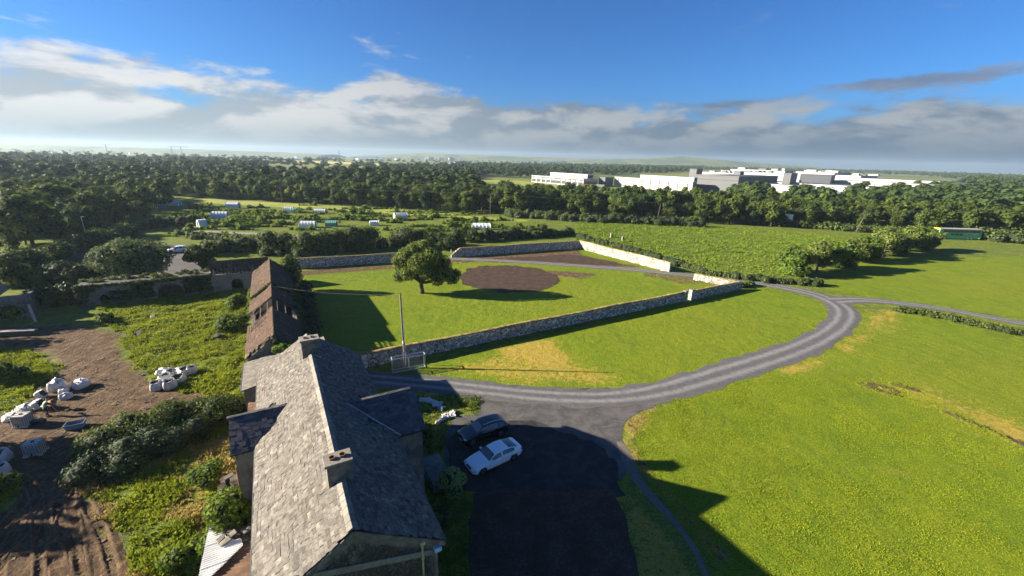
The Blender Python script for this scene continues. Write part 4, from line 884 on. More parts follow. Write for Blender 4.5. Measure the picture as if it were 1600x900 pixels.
for (px, py, s) in ((352, 846, .26), (362, 836, .24), (345, 842, .2), (384, 830, .26)):
    q = hz(px, py, 3.3); b = MB(); b.obox(q, (.9, .3, .3), (-.3, .9, .1), (0, -.1, 1), s, s*.6, .05, None, .05); obj('loose_slab', b, M['chim'], lean)

# --- low shed between house and barn
sh = thing('low_shed', 'low grey flat roofed shed between the slate house and the tiled barn', 'shed', HP, HA)
b = MB(); b.prism([(-5.75, 26.6, 3.5), (2.0, 26.6, 5.0), (2.0, 26.6, 5.12), (-5.75, 26.6, 3.62)], (0, 6.1, 0)); obj('roof', b, M['chim'], sh)
b = MB(); b.prism([(-5.6, 26.8, -.2), (1.8, 26.8, -.2), (1.8, 26.8, 4.95), (-5.6, 26.8, 3.5)], (0, 5.8, 0)); obj('wall', b, M['render'], sh)
b = MB()
for y in np.arange(22.6, 26.5, .5): b.box(-5.4, -3.7, y, y+.46, 2.2, 2.3)
b.box(-5.3, -3.7, 22.5, 26.6, -.2, 2.19); obj('flat_top', b, M['rust'], sh)
b = MB(); b.tube([(-5.82, 26.6, 3.45), (-5.82, 32.6, 3.45)], .06, 6); obj('gutter', b, M['wh_dark'], sh)

# --- tiled barns
barn = thing('tiled_barn', 'long ruinous barn with red brown tiled roof broken by a dark gap', 'barn', HP, HA)
BX, BZ, BE = -2.75, 6.0, 3.85; bw = 2.85; bl = math.hypot(bw, BZ-BE)
yA0 = 32.9; yA1 = hz(425.5, 480, BZ)[1]; yB0 = hz(424.5, 464.5, BZ)[1]; yB1 = hz(423.5, 444, BZ)[1]; yC1 = hz(421, 404.5, BZ+.25)[1]
b = MB(); b.prism([(BX-bw+.25, yA0+.1, -.2), (BX+bw-.25, yA0+.1, -.2), (BX+bw-.25, yA0+.1, BE), (BX, yA0+.1, BZ-.15), (BX-bw+.25, yA0+.1, BE)], (0, .5, 0)); obj('gable_wall', b, M['chim'], barn)
b = MB(); b.prism([(BX-bw+.25, yC1-.6, -.2), (BX+bw-.25, yC1-.6, -.2), (BX+bw-.25, yC1-.6, BE), (BX, yC1-.6, BZ+.05), (BX-bw+.25, yC1-.6, BE)], (0, .5, 0)); obj('gable_wall', b, M['chim'], barn)
for s in (-1, 1):
    b = MB(); x = BX+s*(bw-.25); b.box(min(x, x-s*.45), max(x, x-s*.45), yA0+.6, yC1-.6, -.2, BE-.05); obj('side_wall', b, M['chim'], barn)
b = MB(); b.box(BX-bw+.7, BX+bw-.7, yB1-.2, yB1+.2, -.2, BE-.1); obj('cross_wall', b, M['chim'], barn)
def tiles(y0, y1, dz, name='roof_tiles', wob=.04):
    for s in (-1, 1):
        b = MB(); up_ = np.array([-s*bw, 0, BZ-BE])/bl; n = np.array([s*(BZ-BE), 0, bw])/bl; rows = int(bl/.27); e0 = np.array([BX+s*bw, 0, BE+dz])
        for j in range(rows+1):
            y = y0-rnd.uniform(0, .1)+(rnd.uniform(0, .25) if True else 0)
            while y < y1:
                w_ = .25*rnd.uniform(.9, 1.1); edge = min(y-y0, y1-y)
                miss = (edge < .5 and rnd.random() < .45) or rnd.random() < .006 or (s < 0 and y1 == yA1 and y > y1-4.2 and .15 < j/rows < .75 and rnd.random() < .22+.1*(y-y1+4.2)) or (s > 0 and j < rows*.5 and rnd.random() < .06)
                sag = -.06*math.sin(math.pi*j/rows)*(1+math.sin(y*.5))
                if not miss: b.obox(e0+np.array([0, y+w_/2, 0])+up_*(min(j*.27+.13, bl-.1))+n*(.05+sag+rnd.uniform(0, wob)), (0, 1, 0), up_, unit(n+up_*.09), w_*.49, .165, .014)
                y += w_
        obj(name, b, M['tile'], barn, kind='stuff')
tiles(yA0, yA1, 0); tiles(yB0, yB1-.15, .0); tiles(yB1, yC1, .22)
b0 = MB()
for y in np.arange(yA0+.3, yC1-.3, .62):
    for s in (-1, 1):
        if yB1 < y: dz = .17
        else: dz = -.05
        p0 = np.array([BX, y, BZ+dz-.05]); p1 = np.array([BX+s*bw*.98, y, BE+dz-.05])
        gap = yA1-.2 < y < yB0+.2
        if gap: p1 = p0+(p1-p0)*rnd.uniform(.15, .5) if rnd.random() < .5 else p1
        rf = MB(); rf.tube([p0, p1], .045, 4, .5); 
        if gap or y > yA1-4.5 and s < 0 and y < yA1: obj('rafter', rf, M['wood'], barn)
        else: b0.tube([p0, p1], .045, 4, .5)
obj('roof_frame', b0, M['wood'], barn, kind='stuff')
for s in (-1, 1):
    for k, f in enumerate((.2, .5, .8)):
        b = MB(); x = BX+s*bw*f; z = BZ-(BZ-BE)*f-.13; b.tube([(x, yA0+.5, z), (x, yC1-.5, z)], .05, 4); obj('purlin', b, M['wood'], barn)
dk = MB()
for y0, y1, dz in ((yA0+.4, yA1-.3, 0), (yB0+.3, yB1-.2, 0), (yB1+.1, yC1-.4, .22)):
    for s in (-1, 1): dk.prism([(BX, y0, BZ+dz-.10), (BX+s*bw*.97, y0, BE+dz-.06), (BX+s*bw*.97, y0, BE+dz-.09), (BX, y0, BZ+dz-.13)], (0, y1-y0, 0))
obj('roof_boards', dk, M['darkhole'], barn)
rt = MB()
for y0, y1, dz in ((yA0, yA1, 0), (yB0, yB1, 0), (yB1, yC1, .22)):
    y = y0
    while y < y1-.2: rt.tube([(BX, y, BZ+dz+.04), (BX, y+.4, BZ+dz+.04)], .11, 6); y += .42
obj('ridge_tiles', rt, M['tile'], barn, kind='stuff')
# ivy on the barn: gable, eaves, far corner ball
def ivy(name, label, pts, n, size, lm='ivy', core=True):
    e = thing(name, label, 'ivy', pts[0][0]); L = [(np.array(p)-np.array(pts[0][0]), r) for p, r in pts]; obj('foliage', crown_mesh('foliage', L, n, size, M[lm], core=.6), None, e); return e
ivy('ivy_clump', 'ball of ivy on the far corner of the tiled barn', [(wld(.6, yC1-1, 4.0), 1.5), (wld(.3, yC1-1.2, 5.4), 1.45), (wld(.9, yC1-.6, 2.4), 1.3), (wld(.2, yC1-1, 6.2), .8)], 1900, .2, 'leaf_hedge')
ivy('ivy_clump', 'dark ivy spilling over the near gable of the tiled barn', [(wld(BX+.6, yA0+.05, 4.9), .55), (wld(BX+1.2, yA0, 4.4), .6), (wld(BX+1.9, yA0, 3.9), .6), (wld(BX+.1, yA0, 5.4), .4), (wld(BX-1.8, yA0, 3.4), .5), (wld(BX-1.2, yA0, 3.2), .4), (wld(BX+2.5, yA0+.4, 3.9), .6)], 1700, .12)
ivy('ivy_clump', 'bright creeper tuft between the shed roof and the house roof', [(wld(-2.6, 31.5, 5.0), .5), (wld(-2.0, 31.2, 5.3), .45), (wld(-1.3, 30.8, 5.3), .4)], 500, .12, 'leaf_bright')
rngl = [(wld(BX+bw+rnd.uniform(-.5, .5), y, BE-rnd.uniform(-.2, 1.4)), rnd.uniform(.4, .8)) for y in np.arange(yA0+1, yC1-2, .8)]
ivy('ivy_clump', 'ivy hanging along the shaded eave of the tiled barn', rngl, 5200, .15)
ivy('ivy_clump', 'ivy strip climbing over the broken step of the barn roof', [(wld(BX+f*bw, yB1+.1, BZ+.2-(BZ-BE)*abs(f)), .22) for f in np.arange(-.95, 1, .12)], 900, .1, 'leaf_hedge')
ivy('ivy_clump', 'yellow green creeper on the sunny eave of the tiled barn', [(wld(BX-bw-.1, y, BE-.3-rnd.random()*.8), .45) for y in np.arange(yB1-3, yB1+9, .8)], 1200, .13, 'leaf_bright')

# --- vaulted yard range with arch
UA = 74.2
vr = thing('vaulted_range', 'low stone range with a wide arch, half covered in ivy', 'outbuilding', HP, HA)
arches = [(loc(at(266, 470))[0], 1.75, 2.6), (loc(at(168, 474))[0], .55, 1.7)]
def archwall(b, x0, x1, y0, y1, h, arches):
    x = x0
    while x < x1-1e-3:
        xe = min(x+.12, x1); zb = -.2; xm = (x+xe)/2
        for xa, hw, ha in arches:
            if abs(xm-xa) < hw: zb = ha-hw*.75+hw*.75*math.sqrt(max(0, 1-((xm-xa)/hw)**2))
        b.box(x, xe, y0, y1, zb, h, .5); x = xe
xr0, xr1 = loc(at(130, 478))[0], loc(at(333, 458))[0]
b = MB(); archwall(b, xr0, xr1, UA, UA+.6, 3.3, arches); obj('front_wall', b, M['render'], vr)
b = MB(); b.box(xr0, xr1, UA+4.0, UA+4.5, -.2, 3.3); b.box(xr0, xr0+.5, UA+.6, UA+4, -.2, 3.3); b.box(xr1-.5, xr1, UA+.6, UA+4, -.2, 3.3); obj('back_wall', b, M['render'], vr)
b = MB(); b.box(xr0-.05, xr1+.05, UA-.05, UA+4.6, 3.303, 3.5); obj('flat_roof', b, M['court'], vr)
for xa, hw, ha in arches[:1]:
    for k in range(13):
        a = math.pi*k/12; b = MB(); b.obox((xa+math.cos(a)*(hw+.14), UA-.03, ha-hw*.75+math.sin(a)*(hw*.75+.14)), (math.cos(a), 0, math.sin(a)), (0, 1, 0), (-math.sin(a), 0, math.cos(a)), .16, .12, .2); obj('arch_stone', b, M['ridge'], vr)
b = MB()
for x in np.arange(xr0+2, xr1-1, 1.6):
    if all(abs(x-a[0]) > a[1]+.5 for a in arches) and rnd.random() < .5: b.box(x, x+rnd.uniform(.4, 1), UA-.02, UA, rnd.uniform(.3, 1.2), rnd.uniform(1.6, 2.7))
obj('bare_plaster', b, M['bare'], vr, kind='stuff')
iv = [(wld(x, UA-.1, z), rnd.uniform(.35, .6)) for x in np.arange(xr0, xr1, .45) for z in (1, 1.9, 2.8) if all(abs(x-a[0]) > a[1]+.35 for a in arches) and vnoise(np.array([[x, z*1.4]]), 2.2, 5)[0] > .2]
ivy('ivy_clump', 'ivy sheet hanging over the front of the arched range', iv, 9000, .17)
iv = [(wld(x, UA+rnd.uniform(1, 4), 3.5), rnd.uniform(.3, .65)) for x in np.arange(xr0, xr1, .5) if rnd.random() < .8]+[(wld(x, UA-.05, 3.3), rnd.uniform(.3, .5)) for x in np.arange(xr0, xr1, .6)]
ivy('roof_weeds', 'weeds growing on the flat top of the arched range', iv, 6500, .14, 'leaf_hedge')
# ruined tiled shed at the end of the range
rs = thing('ruined_shed', 'roofed ruin with bare laths showing below its old tiles', 'shed', HP, HA)
xs0 = xr1+.05; xs1 = BX-bw-.3
b = MB(); archwall(b, xs0, xs1, UA+.2, UA+.8, 3.2, [((xs0+xs1)/2+.6, .9, 2.2)]); obj('front_wall', b, M['ridge'], rs)
b = MB(); b.box(xs0, xs1, UA+5, UA+5.5, -.2, 3.2); b.prism([(xs0, UA+.8, -.2), (xs0, UA+5, -.2), (xs0, UA+5, 3.2), (xs0, UA+2.9, 5.0), (xs0, UA+.8, 3.2)], (.4, 0, 0)); obj('back_wall', b, M['render'], rs)
xe1 = BX-.5; b = MB(); dl = math.hypot(2.9, 2.1)
for s, y0 in ((-1, UA), (1, UA+5.8)):
    upv = np.array([0, -s*2.9, 2.1])/dl; nn_ = np.array([0, s*2.1, 2.9])/dl
    for j in range(13):
        x = xs0-.1
        while x < xe1:
            if not (s < 0 and j < 6 and rnd.random() < .93-.1*j): b.obox(np.array([x+.12, y0, 3.1])+upv*(j*.27+.12)+nn_*(.05+rnd.uniform(0, .04)), (1, 0, 0), upv, nn_, .125, .16, .014)
            x += .26
obj('roof_tiles', b, M['tile'], rs, kind='stuff')
b = MB(); 
for x in np.arange(xs0, xe1, .55): b.tube([(x, UA, 3.1), (x, UA+2.9, 5.2)], .045, 4, .5)
for j in range(7): b.tube([(xs0-.1, UA+.2+j*.22, 3.25+j*.16), (xe1, UA+.2+j*.22, 3.25+j*.16)], .025, 4, .5)
obj('laths', b, M['bare'], rs, kind='stuff')
b = MB(); b.prism([(xs0, UA+.9, 3.12), (xs0, UA+2.9, 4.6), (xs0, UA+4.9, 3.12)], (xe1-xs0, 0, 0)); obj('dark_loft', b, M['darkhole'], rs)
# little ruin on the far left
q = G(18, 496); ru = thing('stone_ruin', 'small grey stone ruin with an arched doorway and pale roof at the left edge', 'ruin', (*q, 0), R_(35))
b = MB(); archwall(b, -7, 2.2, 0, .6, 3.2, [(.1, .8, 2.0)]); b.box(1.6, 2.2, .6, 5, -.2, 3.0); obj('wall', b, M['render'], ru)
b = MB(); b.prism([(-7, .2, 3.2), (-7, 5, 3.2), (-7, 2.6, 5.4)], (6.2, 0, 0)); obj('roof', b, M['galv'], ru)
b = MB()
for _ in range(60): x = rnd.uniform(-6, 3.2); s = rnd.uniform(.12, .3); b.obox((x, rnd.uniform(-1.2, -.2), s*.5), (.9, .3, 0), (-.3, .9, 0), (0, 0, 1), s, s*.7, s*.5, None, s*.2)
obj('rubble', b, M['stone'], ru, kind='stuff')

# ================================================================== GARDEN WALLS
def stone_wall(label, A, B, h, th=.55, broken=0, cop=True, cleft=False, top_step=0):
    A, B = np.array(A), np.array(B); d = B-A; Ln = np.linalg.norm(d); d = d/Ln; e = thing('garden_wall', label, 'wall', (*A, 0), math.atan2(d[1], d[0]))
    hh = lambda x: h-(max(0, broken-x)/broken*h*.85 if broken else 0)+.05*math.sin(x*.35)
    b = MB(); n = max(1, int(Ln/.6))
    for i in range(n): x0, x1 = Ln*i/n, Ln*(i+1)/n; z = (hh(x0)+hh(x1))/2; b.box(x0, x1, -th/2, th/2, -.2, z, .5)
    obj('wall_core', b, M['mortar'], e)
    b = MB()
    for s in (-1, 1):
        z = .0
        while z < h-.08:
            ch = rnd.uniform(.16, .27); x = rnd.uniform(0, .2)
            while x < Ln-.15:
                w_ = rnd.uniform(.16, .5)
                if rnd.random() < .80 and z+ch < hh(x)+.05:
                    k = rnd.uniform(.72, .9); b.obox((x+w_/2, s*(th/2+rnd.uniform(.0, .03)), z+ch/2), (1, 0, rnd.uniform(-.12, .12)), (0, 1, 0), (0, 0, 1), w_*.5*k, .035, ch*.5*k, None, .018)
                x += w_
            z += ch
    for s, x in ((-1, 0), (1, Ln)):
        for z in np.arange(.1, h-.1, .25): b.obox((x, rnd.uniform(-.08, .08), z+.1), (0, 1, 0), (1, 0, 0), (0, 0, 1), .18, .03, .09, None, .015)
    obj('stones', b, M['stone'], e, kind='stuff')
    if cop:
        V = []; F = []; n = max(2, int(Ln/.25)); prof = [(-th/2-.05, -.02), (-th/2-.04, .05), (-th/4, .11), (th/4, .11), (th/2+.04, .05), (th/2+.05, -.02)]
        for i in range(n+1):
            x = Ln*i/n
            for py_, pz_ in prof: V.append((x, py_+rnd.gauss(0, .025), hh(x)+pz_+rnd.gauss(0, .025)*(pz_ > 0)))
        for i in range(n): F += [(i*6+j, (i+1)*6+j, (i+1)*6+j+1, i*6+j+1)[::-1] for j in range(5)]+[(i*6+5, (i+1)*6+5, (i+1)*6, i*6)[::-1]]
        obj('coping', mesh_np('coping', V, F, smooth=True), M['coping'], e)
    return e
cA = G(905, 388)
stone_wall('long rubble wall between the lawn and the drive, sodded on top', G(566, 574), G(1066, 470.5), 1.75)
stone_wall('short rubble wall right of the garden gateway', G(1082, 467.5), G(1155, 452), 1.65)
stone_wall('low sunlit wall running from the drive to the corner by the weeds', G(1084, 437), G(1153, 450), 1.35)
stone_wall('sunlit pale wall on the far right side of the garden', cA, G(1046, 425), 2.3)
stone_wall('shaded far wall with a broken stepped end by the drive', G(705, 402), cA-np.array([.4, 0]), 2.2, broken=2.2)
stone_wall('shaded white stone wall behind the barn and the lone tree', G(456, 420), G(630, 409), 2.2)
for i, (px, py, l) in enumerate(((1069, 470, 'left pale stone pier of the garden gateway'), (1079, 468, 'right pale stone pier of the garden gateway'))):
    p = G(px, py); e = thing('gate_pier', l, 'pier', (*p, 0), R_(30)); b = MB(); b.box(-.33, .33, -.33, .33, -.1, 1.9); obj('pier_block', b, M['mortar'], e, bevel=.03)
    b = MB()
    for z in np.arange(.1, 1.8, .27):
        for a in range(4):
            c, s = math.cos(a*math.pi/2), math.sin(a*math.pi/2); b.obox((c*.34, s*.34, z+.1), (-s, c, 0), (c, s, 0), (0, 0, 1), rnd.uniform(.18, .27), .02, .1, None, .015)
    obj('stones', b, M['stone'], e, kind='stuff'); b = MB(); b.box(-.38, .38, -.38, .38, 1.9, 2.02); obj('cap', b, M['ridge'], e, bevel=.03)
p = G(662, 556)

# ================================================================== POLES, GATES, WIRES
def pole(label, px, py, h, lean=(0, 0), arms=0, name='utility_pole', r=.13, group=None, white=False):
    p = G(px, py); e = thing(name, label, 'pole', (*p, 0), 0, group); b = MB(); b.tube([(0, 0, -.3), (lean[0], lean[1], h)], [r, r*.72], 10); obj('shaft', b, M['polewood'], e, True)
    if arms:
        b = MB(); b.obox((lean[0]*.96, 0, h*.965), (1, .2, 0), (-.2, 1, 0), (0, 0, 1), 1.1, .07, .07); obj('crossarm', b, M['polewood'], e)
        for x in (-1, 0, 1): b = MB(); b.tube([(lean[0]+x, x*.2, h*.965+.07), (lean[0]+x, x*.2, h*.965+.3)], .06, 6); obj('insulator', b, M['ridge'], e)
    return e, np.array([p[0]+lean[0], p[1]+lean[1], h])
pe, ptop = pole('tall bare wooden pole rising beside the garden wall gate panel', 633, 574, 9.3, (-.1, .0))
b = MB(); b.tube([(.17, -.12, .4), (.12, -.1, 6.4)], .035, 6); b.tube([(.0, -.19, 2.2), (0, -.19, 3.6)], .05, 6); obj('cable_duct', b, M['galv'], pe); b = MB(); b.cyl((0, 0), .15, 3.2, 3.5, 10); obj('white_band', b, M['white_sheet'], pe)
b = MB(); b.box(-.04, .04, -.05, .05, 9.25, 9.5); obj('insulator', b, M['ridge'], pe)
_, t1 = pole('grey pole standing before the shelter belt, centre left', 766, 336, 9.2, arms=1)
_, t2 = pole('slightly leaning pole at the meadow edge, centre right', 1026, 348, 8.0, (.7, 0), arms=1)
_, t3 = pole('strongly leaning pole in the scrub beyond the tree row', 1337, 363, 7.6, (1.9, 0), arms=1)
_, t4 = pole('left of the paired poles near the coach', 1429, 366, 9.0, (.7, 0), arms=0)
_, t5 = pole('right of the paired poles near the coach', 1437, 365, 9.2, (.9, 0), arms=1)
_, t0 = pole('small distant pole over the allotments', 441, 318, 9.0, arms=1)
for i, (a, c, l) in enumerate(((t0, t1, 'overhead wires from the allotment pole to the centre left pole'), (t1, t2, 'overhead wires crossing in front of the shelter belt'), (t2, t3, 'overhead wires over the meadow'), (t3, t5, 'overhead wires from the leaning pole to the paired poles'), (t5, t5+np.array([70., 22, 0]), 'overhead wires leaving over the coach to the right'))):
    b = MB()
    for o in (-1, 0, 1):
        pts = [a+(c-a)*s+np.array([0, o, .3-2.2*s*(1-s)]) for s in np.linspace(0, 1, 14)]; b.tube(pts, .02, 3, cap=False)
    tag(obj('overhead_wire', b, M['wire']), l, 'wire')
b = MB(); 
for c in (wld(BX, yB1, 5.8),): b.tube([ptop+(c-ptop)*s+np.array([0, 0, -1.2*s*(1-s)*4*.4]) for s in np.linspace(0, 1, 12)], .004, 4, cap=False)
tag(obj('overhead_wire', b, M['wire']), 'thin cable from the tall pole down to the tiled barn', 'wire')
# galvanised cage panel frame against the wall
A0 = G(614, 583); B0 = G(665, 574.5); d = unit(B0-A0); Ln = np.linalg.norm(B0-A0)
e = thing('cage_frame', 'galvanised mesh frame box leaning by the wall under the tall pole', 'frame', (*A0, 0), math.atan2(d[1], d[0])); hh = 1.75; dp_ = .75
b = MB()
for x in (0, Ln):
    for y in (0, dp_): b.tube([(x, y, 0), (x, y, hh)], .045, 6)
b.tube([(Ln/2, 0, 0), (Ln/2, 0, hh)], .05, 6); b.tube([(Ln/2, dp_, 0), (Ln/2, dp_, hh)], .04, 6)
for y in (0, dp_):
    for z in (.06, hh): b.tube([(0, y, z), (Ln, y, z)], .045, 6)
for x in (0, Ln):
    for z in (.06, hh): b.tube([(x, 0, z), (x, dp_, z)], .045, 6)
obj('tube_frame', b, M['galv'], e)
b = MB()
for x in np.arange(.12, Ln, .12): b.tube([(x, 0, .06), (x, 0, hh)], .008, 3, cap=False)
for z in np.arange(.16, hh, .12): b.tube([(0, 0, z), (Ln, 0, z)], .008, 3, cap=False)
for x in np.arange(.12, Ln, .24): b.tube([(x, 0, hh), (x, dp_, hh)], .008, 3, cap=False)
obj('wire_mesh', b, M['galv'], e, kind='stuff')
# leaning white post on the far left
p = G(56, 503); e = thing('gate_post', 'leaning white wooden post beside the dark thicket', 'post', (*p, 0)); b = MB(); b.tube([(0, 0, -.2), (-.35, .1, 2.6)], [.16, .14], 8); obj('post', b, M['bare'], e); b = MB(); b.cyl((-.35, .1), .17, 2.6, 2.66, 8); obj('cap', b, M['bare'], e)
# stack of timber boards at left
p = G(20, 524); e = thing('board_stack', 'stack of weathered grey boards lying at the left edge of the mud', 'boards', (*p, 0), R_(12))
for i in range(4):
    for j in range(3-(i//2)): b = MB(); b.box(-2.6+rnd.uniform(-.3, .3), 2.6+rnd.uniform(-.3, .3), j*.34-.4, j*.34-.1, .1+i*.17, .1+i*.17+.13); obj('board', b, M['bare'] if i > 2 else M['wood'], e)
# billboard, marker posts
p = G(1229, 354); e = thing('sign_board', 'white backed sign board on two posts in front of the wood', 'sign', (*p, 0), R_(-25))
for x in (-1.3, 1.3): b = MB(); b.box(x-.06, x+.06, -.06, .06, -.2, 5.2); obj('post', b, M['galv'], e)
for x, c in ((-1.55, 0), (.02, 0)):
    b = MB(); b.box(x+.02, x+1.53, -.14, -.09, 2.3, 5.2); obj('panel', b, M['white_sheet'] if c == 0 else M['wh_grey'], e)
b = MB(); b.box(-1.6, 1.6, -.09, -.065, 3.5, 3.62); obj('rail', b, M['wh_dark'], e)
for i, (px, py, l) in enumerate(((955, 371, 'left grey stone marker in the meadow behind the wall'), (973, 376, 'right pale stone marker in the meadow behind the wall'))):
    e = thing('stone_marker', l, 'marker', (*G(px, py), 0), .3); b = MB(); b.box(-.32, .32, -.28, .28, -.1, 1.25); obj('block', b, M['ridge'], e, bevel=.05); b = MB(); b.box(-.4, .4, -.36, .36, 1.25, 1.4); obj('cap', b, M['ridge'], e, bevel=.04)

# ================================================================== BULK BAGS, TANKS, PERSON
def bag_mesh(seed, w_=.95, h=.9, slump=.15, open_=True, fill=.75):
    r = np.random.default_rng(seed); n = 28; V = []; prof = [(0.86, 0), (1.03, .08), (1.08, .3), (1.06, .55), (1.0, .78), (.93, .93), (.86, 1.0)]
    if open_: prof += [(.80, .99), (.74, fill+.1), (.60, fill), (.3, fill+.06), (.02, fill+.09)]
    else: prof += [(.7, 1.06), (.5, 1.12), (.25, 1.13), (.16, 1.22), (.22, 1.34), (.02, 1.3)]
    lean = r.uniform(-slump, slump, 2); ph = r.uniform(0, 6.28, 4)
    for i, (k, z) in enumerate(prof):
        for j in range(n):
            a = 2*math.pi*j/n; sq = 1/(abs(math.cos(a))**4+abs(math.sin(a))**4)**.25; q = 1+.035*math.sin(5*a+ph[0]+z*4)+.03*math.sin(9*a+ph[1]-z*5)+r.normal(0, .012); zz = z*h*(1+.06*math.sin(2*a+ph[2]) if i > 3 else 1)
            V.append((math.cos(a)*sq*w_/2*k*q+lean[0]*z*.5, math.sin(a)*sq*w_/2*k*q+lean[1]*z*.5, zz+(.04*math.sin(4*a+ph[3]) if 3 < i < 9 else 0)))
    F = [(i*n+j, i*n+(j+1) % n, (i+1)*n+(j+1) % n, (i+1)*n+j) for i in range(len(prof)-1) for j in range(n)]
    split = 8*n if open_ else None; return V, F, split, n, lean
def bulk_bag(label, px, py, seed, s=1., h=.9, open_=True, tilt=(0, 0), rz=0, z=0, group='white builders bulk bags', fillc='soil'):
    e = thing('bulk_bag', label, 'bulk bag', (*G(px, py), z), rz, group, s); e.rotation_euler = (tilt[0], tilt[1], rz)
    V, F, sp, n, lean = bag_mesh(seed, h=h, open_=open_); Fb = F[:sp] if sp else F; obj('sack', mesh_np('sack', V, Fb, smooth=True), M['bag'], e)
    if sp: obj('filling', mesh_np('filling', V, F[sp:], smooth=True), M[fillc], e)
    for k in range(4):
        a = math.pi/4+k*math.pi/2; c, s_ = math.cos(a)*.50, math.sin(a)*.50; b = MB(); b.tube([(c*1.02, s_*1.02, h*.55), (c*.98+lean[0]*.5, s_*.98+lean[1]*.5, h*.98), (c*.8+lean[0]*.5, s_*.8+lean[1]*.5, h+.22), (c*.6+lean[0]*.5, s_*1.0+lean[1]*.5, h+.06)], .028, 5); obj('lifting_loop', b, M['navy'] if seed % 2 else M['bag'], e, True)
    return e
bulk_bag('open bag at the near left of the heap on the grass', 248, 607, 1, 1.15, .8, tilt=(.1, -.15), rz=.3)
bulk_bag('plump open bag at the near right of the heap on the grass', 267, 606, 2, 1.2, .8, rz=.7)
bulk_bag('tipped bag showing dark soil in the middle of the heap on the grass', 281, 596, 3, 1.2, .75, tilt=(.25, .1), rz=.2)
bulk_bag('small round bag standing apart at the right of the grass heap', 300, 583, 4, 1.0, .85, rz=.5)
bulk_bag('bag at the back right of the grass heap', 287, 586, 5, 1.2, .7, tilt=(.15, .1), rz=1.1)
bulk_bag('low slumped bag at the back of the grass heap', 270, 586, 6, 1.35, .5, tilt=(-.1, .1), rz=.1)
bulk_bag('flattened empty bag at the far left of the grass heap', 256, 583, 7, 1.4, .3, False, tilt=(0, .05), rz=.4)
bulk_bag('soil filled bag in the centre left of the grass heap', 261, 595, 8, 1.2, .65, tilt=(-.1, -.1), rz=.9)
bulk_bag('big knotted bag with a navy label near the green edge', 90, 609, 9, 1.26, .85, False, tilt=(.1, .1), rz=.3, group='white bags by the working person')
bulk_bag('smaller bag slumped against the big knotted bag', 100, 613, 10, 0.84, .6, False, rz=.8, group='white bags by the working person')
bulk_bag('pale greenish bag in front of the big knotted bag', 104, 622, 11, 0.92, .5, False, tilt=(0, .1), rz=.2, group='white bags by the working person')
bulk_bag('separate lumpy white bag with a long shadow on the mud', 127, 604, 12, 1.26, .5, False, tilt=(.05, .1), rz=-.2, group='white bags by the working person')
bulk_bag('tipped open white drum bag behind the person', 62, 622, 13, 0.84, .6, tilt=(0, 1.0), rz=.2, z=.3, group='white bags by the working person')
bulk_bag('white bag on its side just left of the person', 58, 638, 14, 0.92, .7, tilt=(0, 1.1), rz=.1, z=.35, group='white bags by the working person')
bulk_bag('crumpled flat white sacking left of the person', 38, 640, 15, 1.43, .25, False, rz=.3, group='white bags by the working person')
bulk_bag('crumpled grey white sheet bag behind the caged tank', 22, 652, 16, 1.51, .2, False, rz=.9, group='white bags by the working person')
bulk_bag('upper of the two upright bags at the left edge', 2, 722, 17, 1.15, .95, rz=.4)
bulk_bag('lower of the two upright bags at the left edge', 0, 745, 18, 1.1, .9, rz=.2)
def ibc(label, px, py, rz, full=True):
    e = thing('caged_tank', label, 'tank', (*G(px, py), 0), rz, 'caged liquid tanks on the mud'); W, D, H_ = 1.2, 1.0, 1.0
    b = MB(); b.box(-W/2+.04, W/2-.04, -D/2+.04, D/2-.04, .16, .16+H_*.98); t_ = obj('tank', b, M['tank'], e, bevel=.09); t_.modifiers['bevel'].segments = 4
    b = MB(); b.cyl((.0, 0), .12, .16+H_*.98, .16+H_*.98+.05, 16); obj('filler_cap', b, M['navy'], e)
    b = MB()
    for k in (-1, 0, 1): b.box(-W/2, W/2, k*.42-.07, k*.42+.07, 0, .03)
    for i in (-1, 0, 1):
        for k in (-1, 0, 1): b.box(i*.52-.07, i*.52+.07, k*.42-.05, k*.42+.05, .031, .11)
    b.box(-W/2, W/2, -D/2, D/2, .111, .15); obj('pallet', b, M['plastic'], e)
    b = MB()
    for z in np.linspace(.2, 1.18, 6): 
        for s in (-1, 1): b.tube([(-W/2, s*D/2, z), (W/2, s*D/2, z)], .02, 4); b.tube([(s*W/2, -D/2, z), (s*W/2, D/2, z)], .02, 4)
    for s in (-1, 1):
        for x in np.linspace(-W/2, W/2, 7): b.tube([(x, s*D/2, .15), (x, s*D/2, 1.18)], .02, 4)
        for y in np.linspace(-D/2, D/2, 6): b.tube([(s*W/2, y, .15), (s*W/2, y, 1.18)], .02, 4)
    for y in (-.2, .2): b.tube([(-W/2, y, 1.18), (W/2, y, 1.18)], .018, 4)
    obj('cage', b, M['chim'], e)
    b = MB(); b.obox((0, -D/2-.016, .72), (1, 0, 0), (0, 1, 0), (0, 0, 1), .3, .006, .17); obj('label_plate', b, M['galv'], e)
    b = MB(); b.cyl((0, -D/2-.03), .06, .16, .28, 10); obj('valve', b, M['navy'], e); return e
ibc('white caged tank standing alone on shaded mud at the lower left', 57, 708, R_(22))
ibc('upright caged tank beside the kneeling person', 38, 664, R_(12))
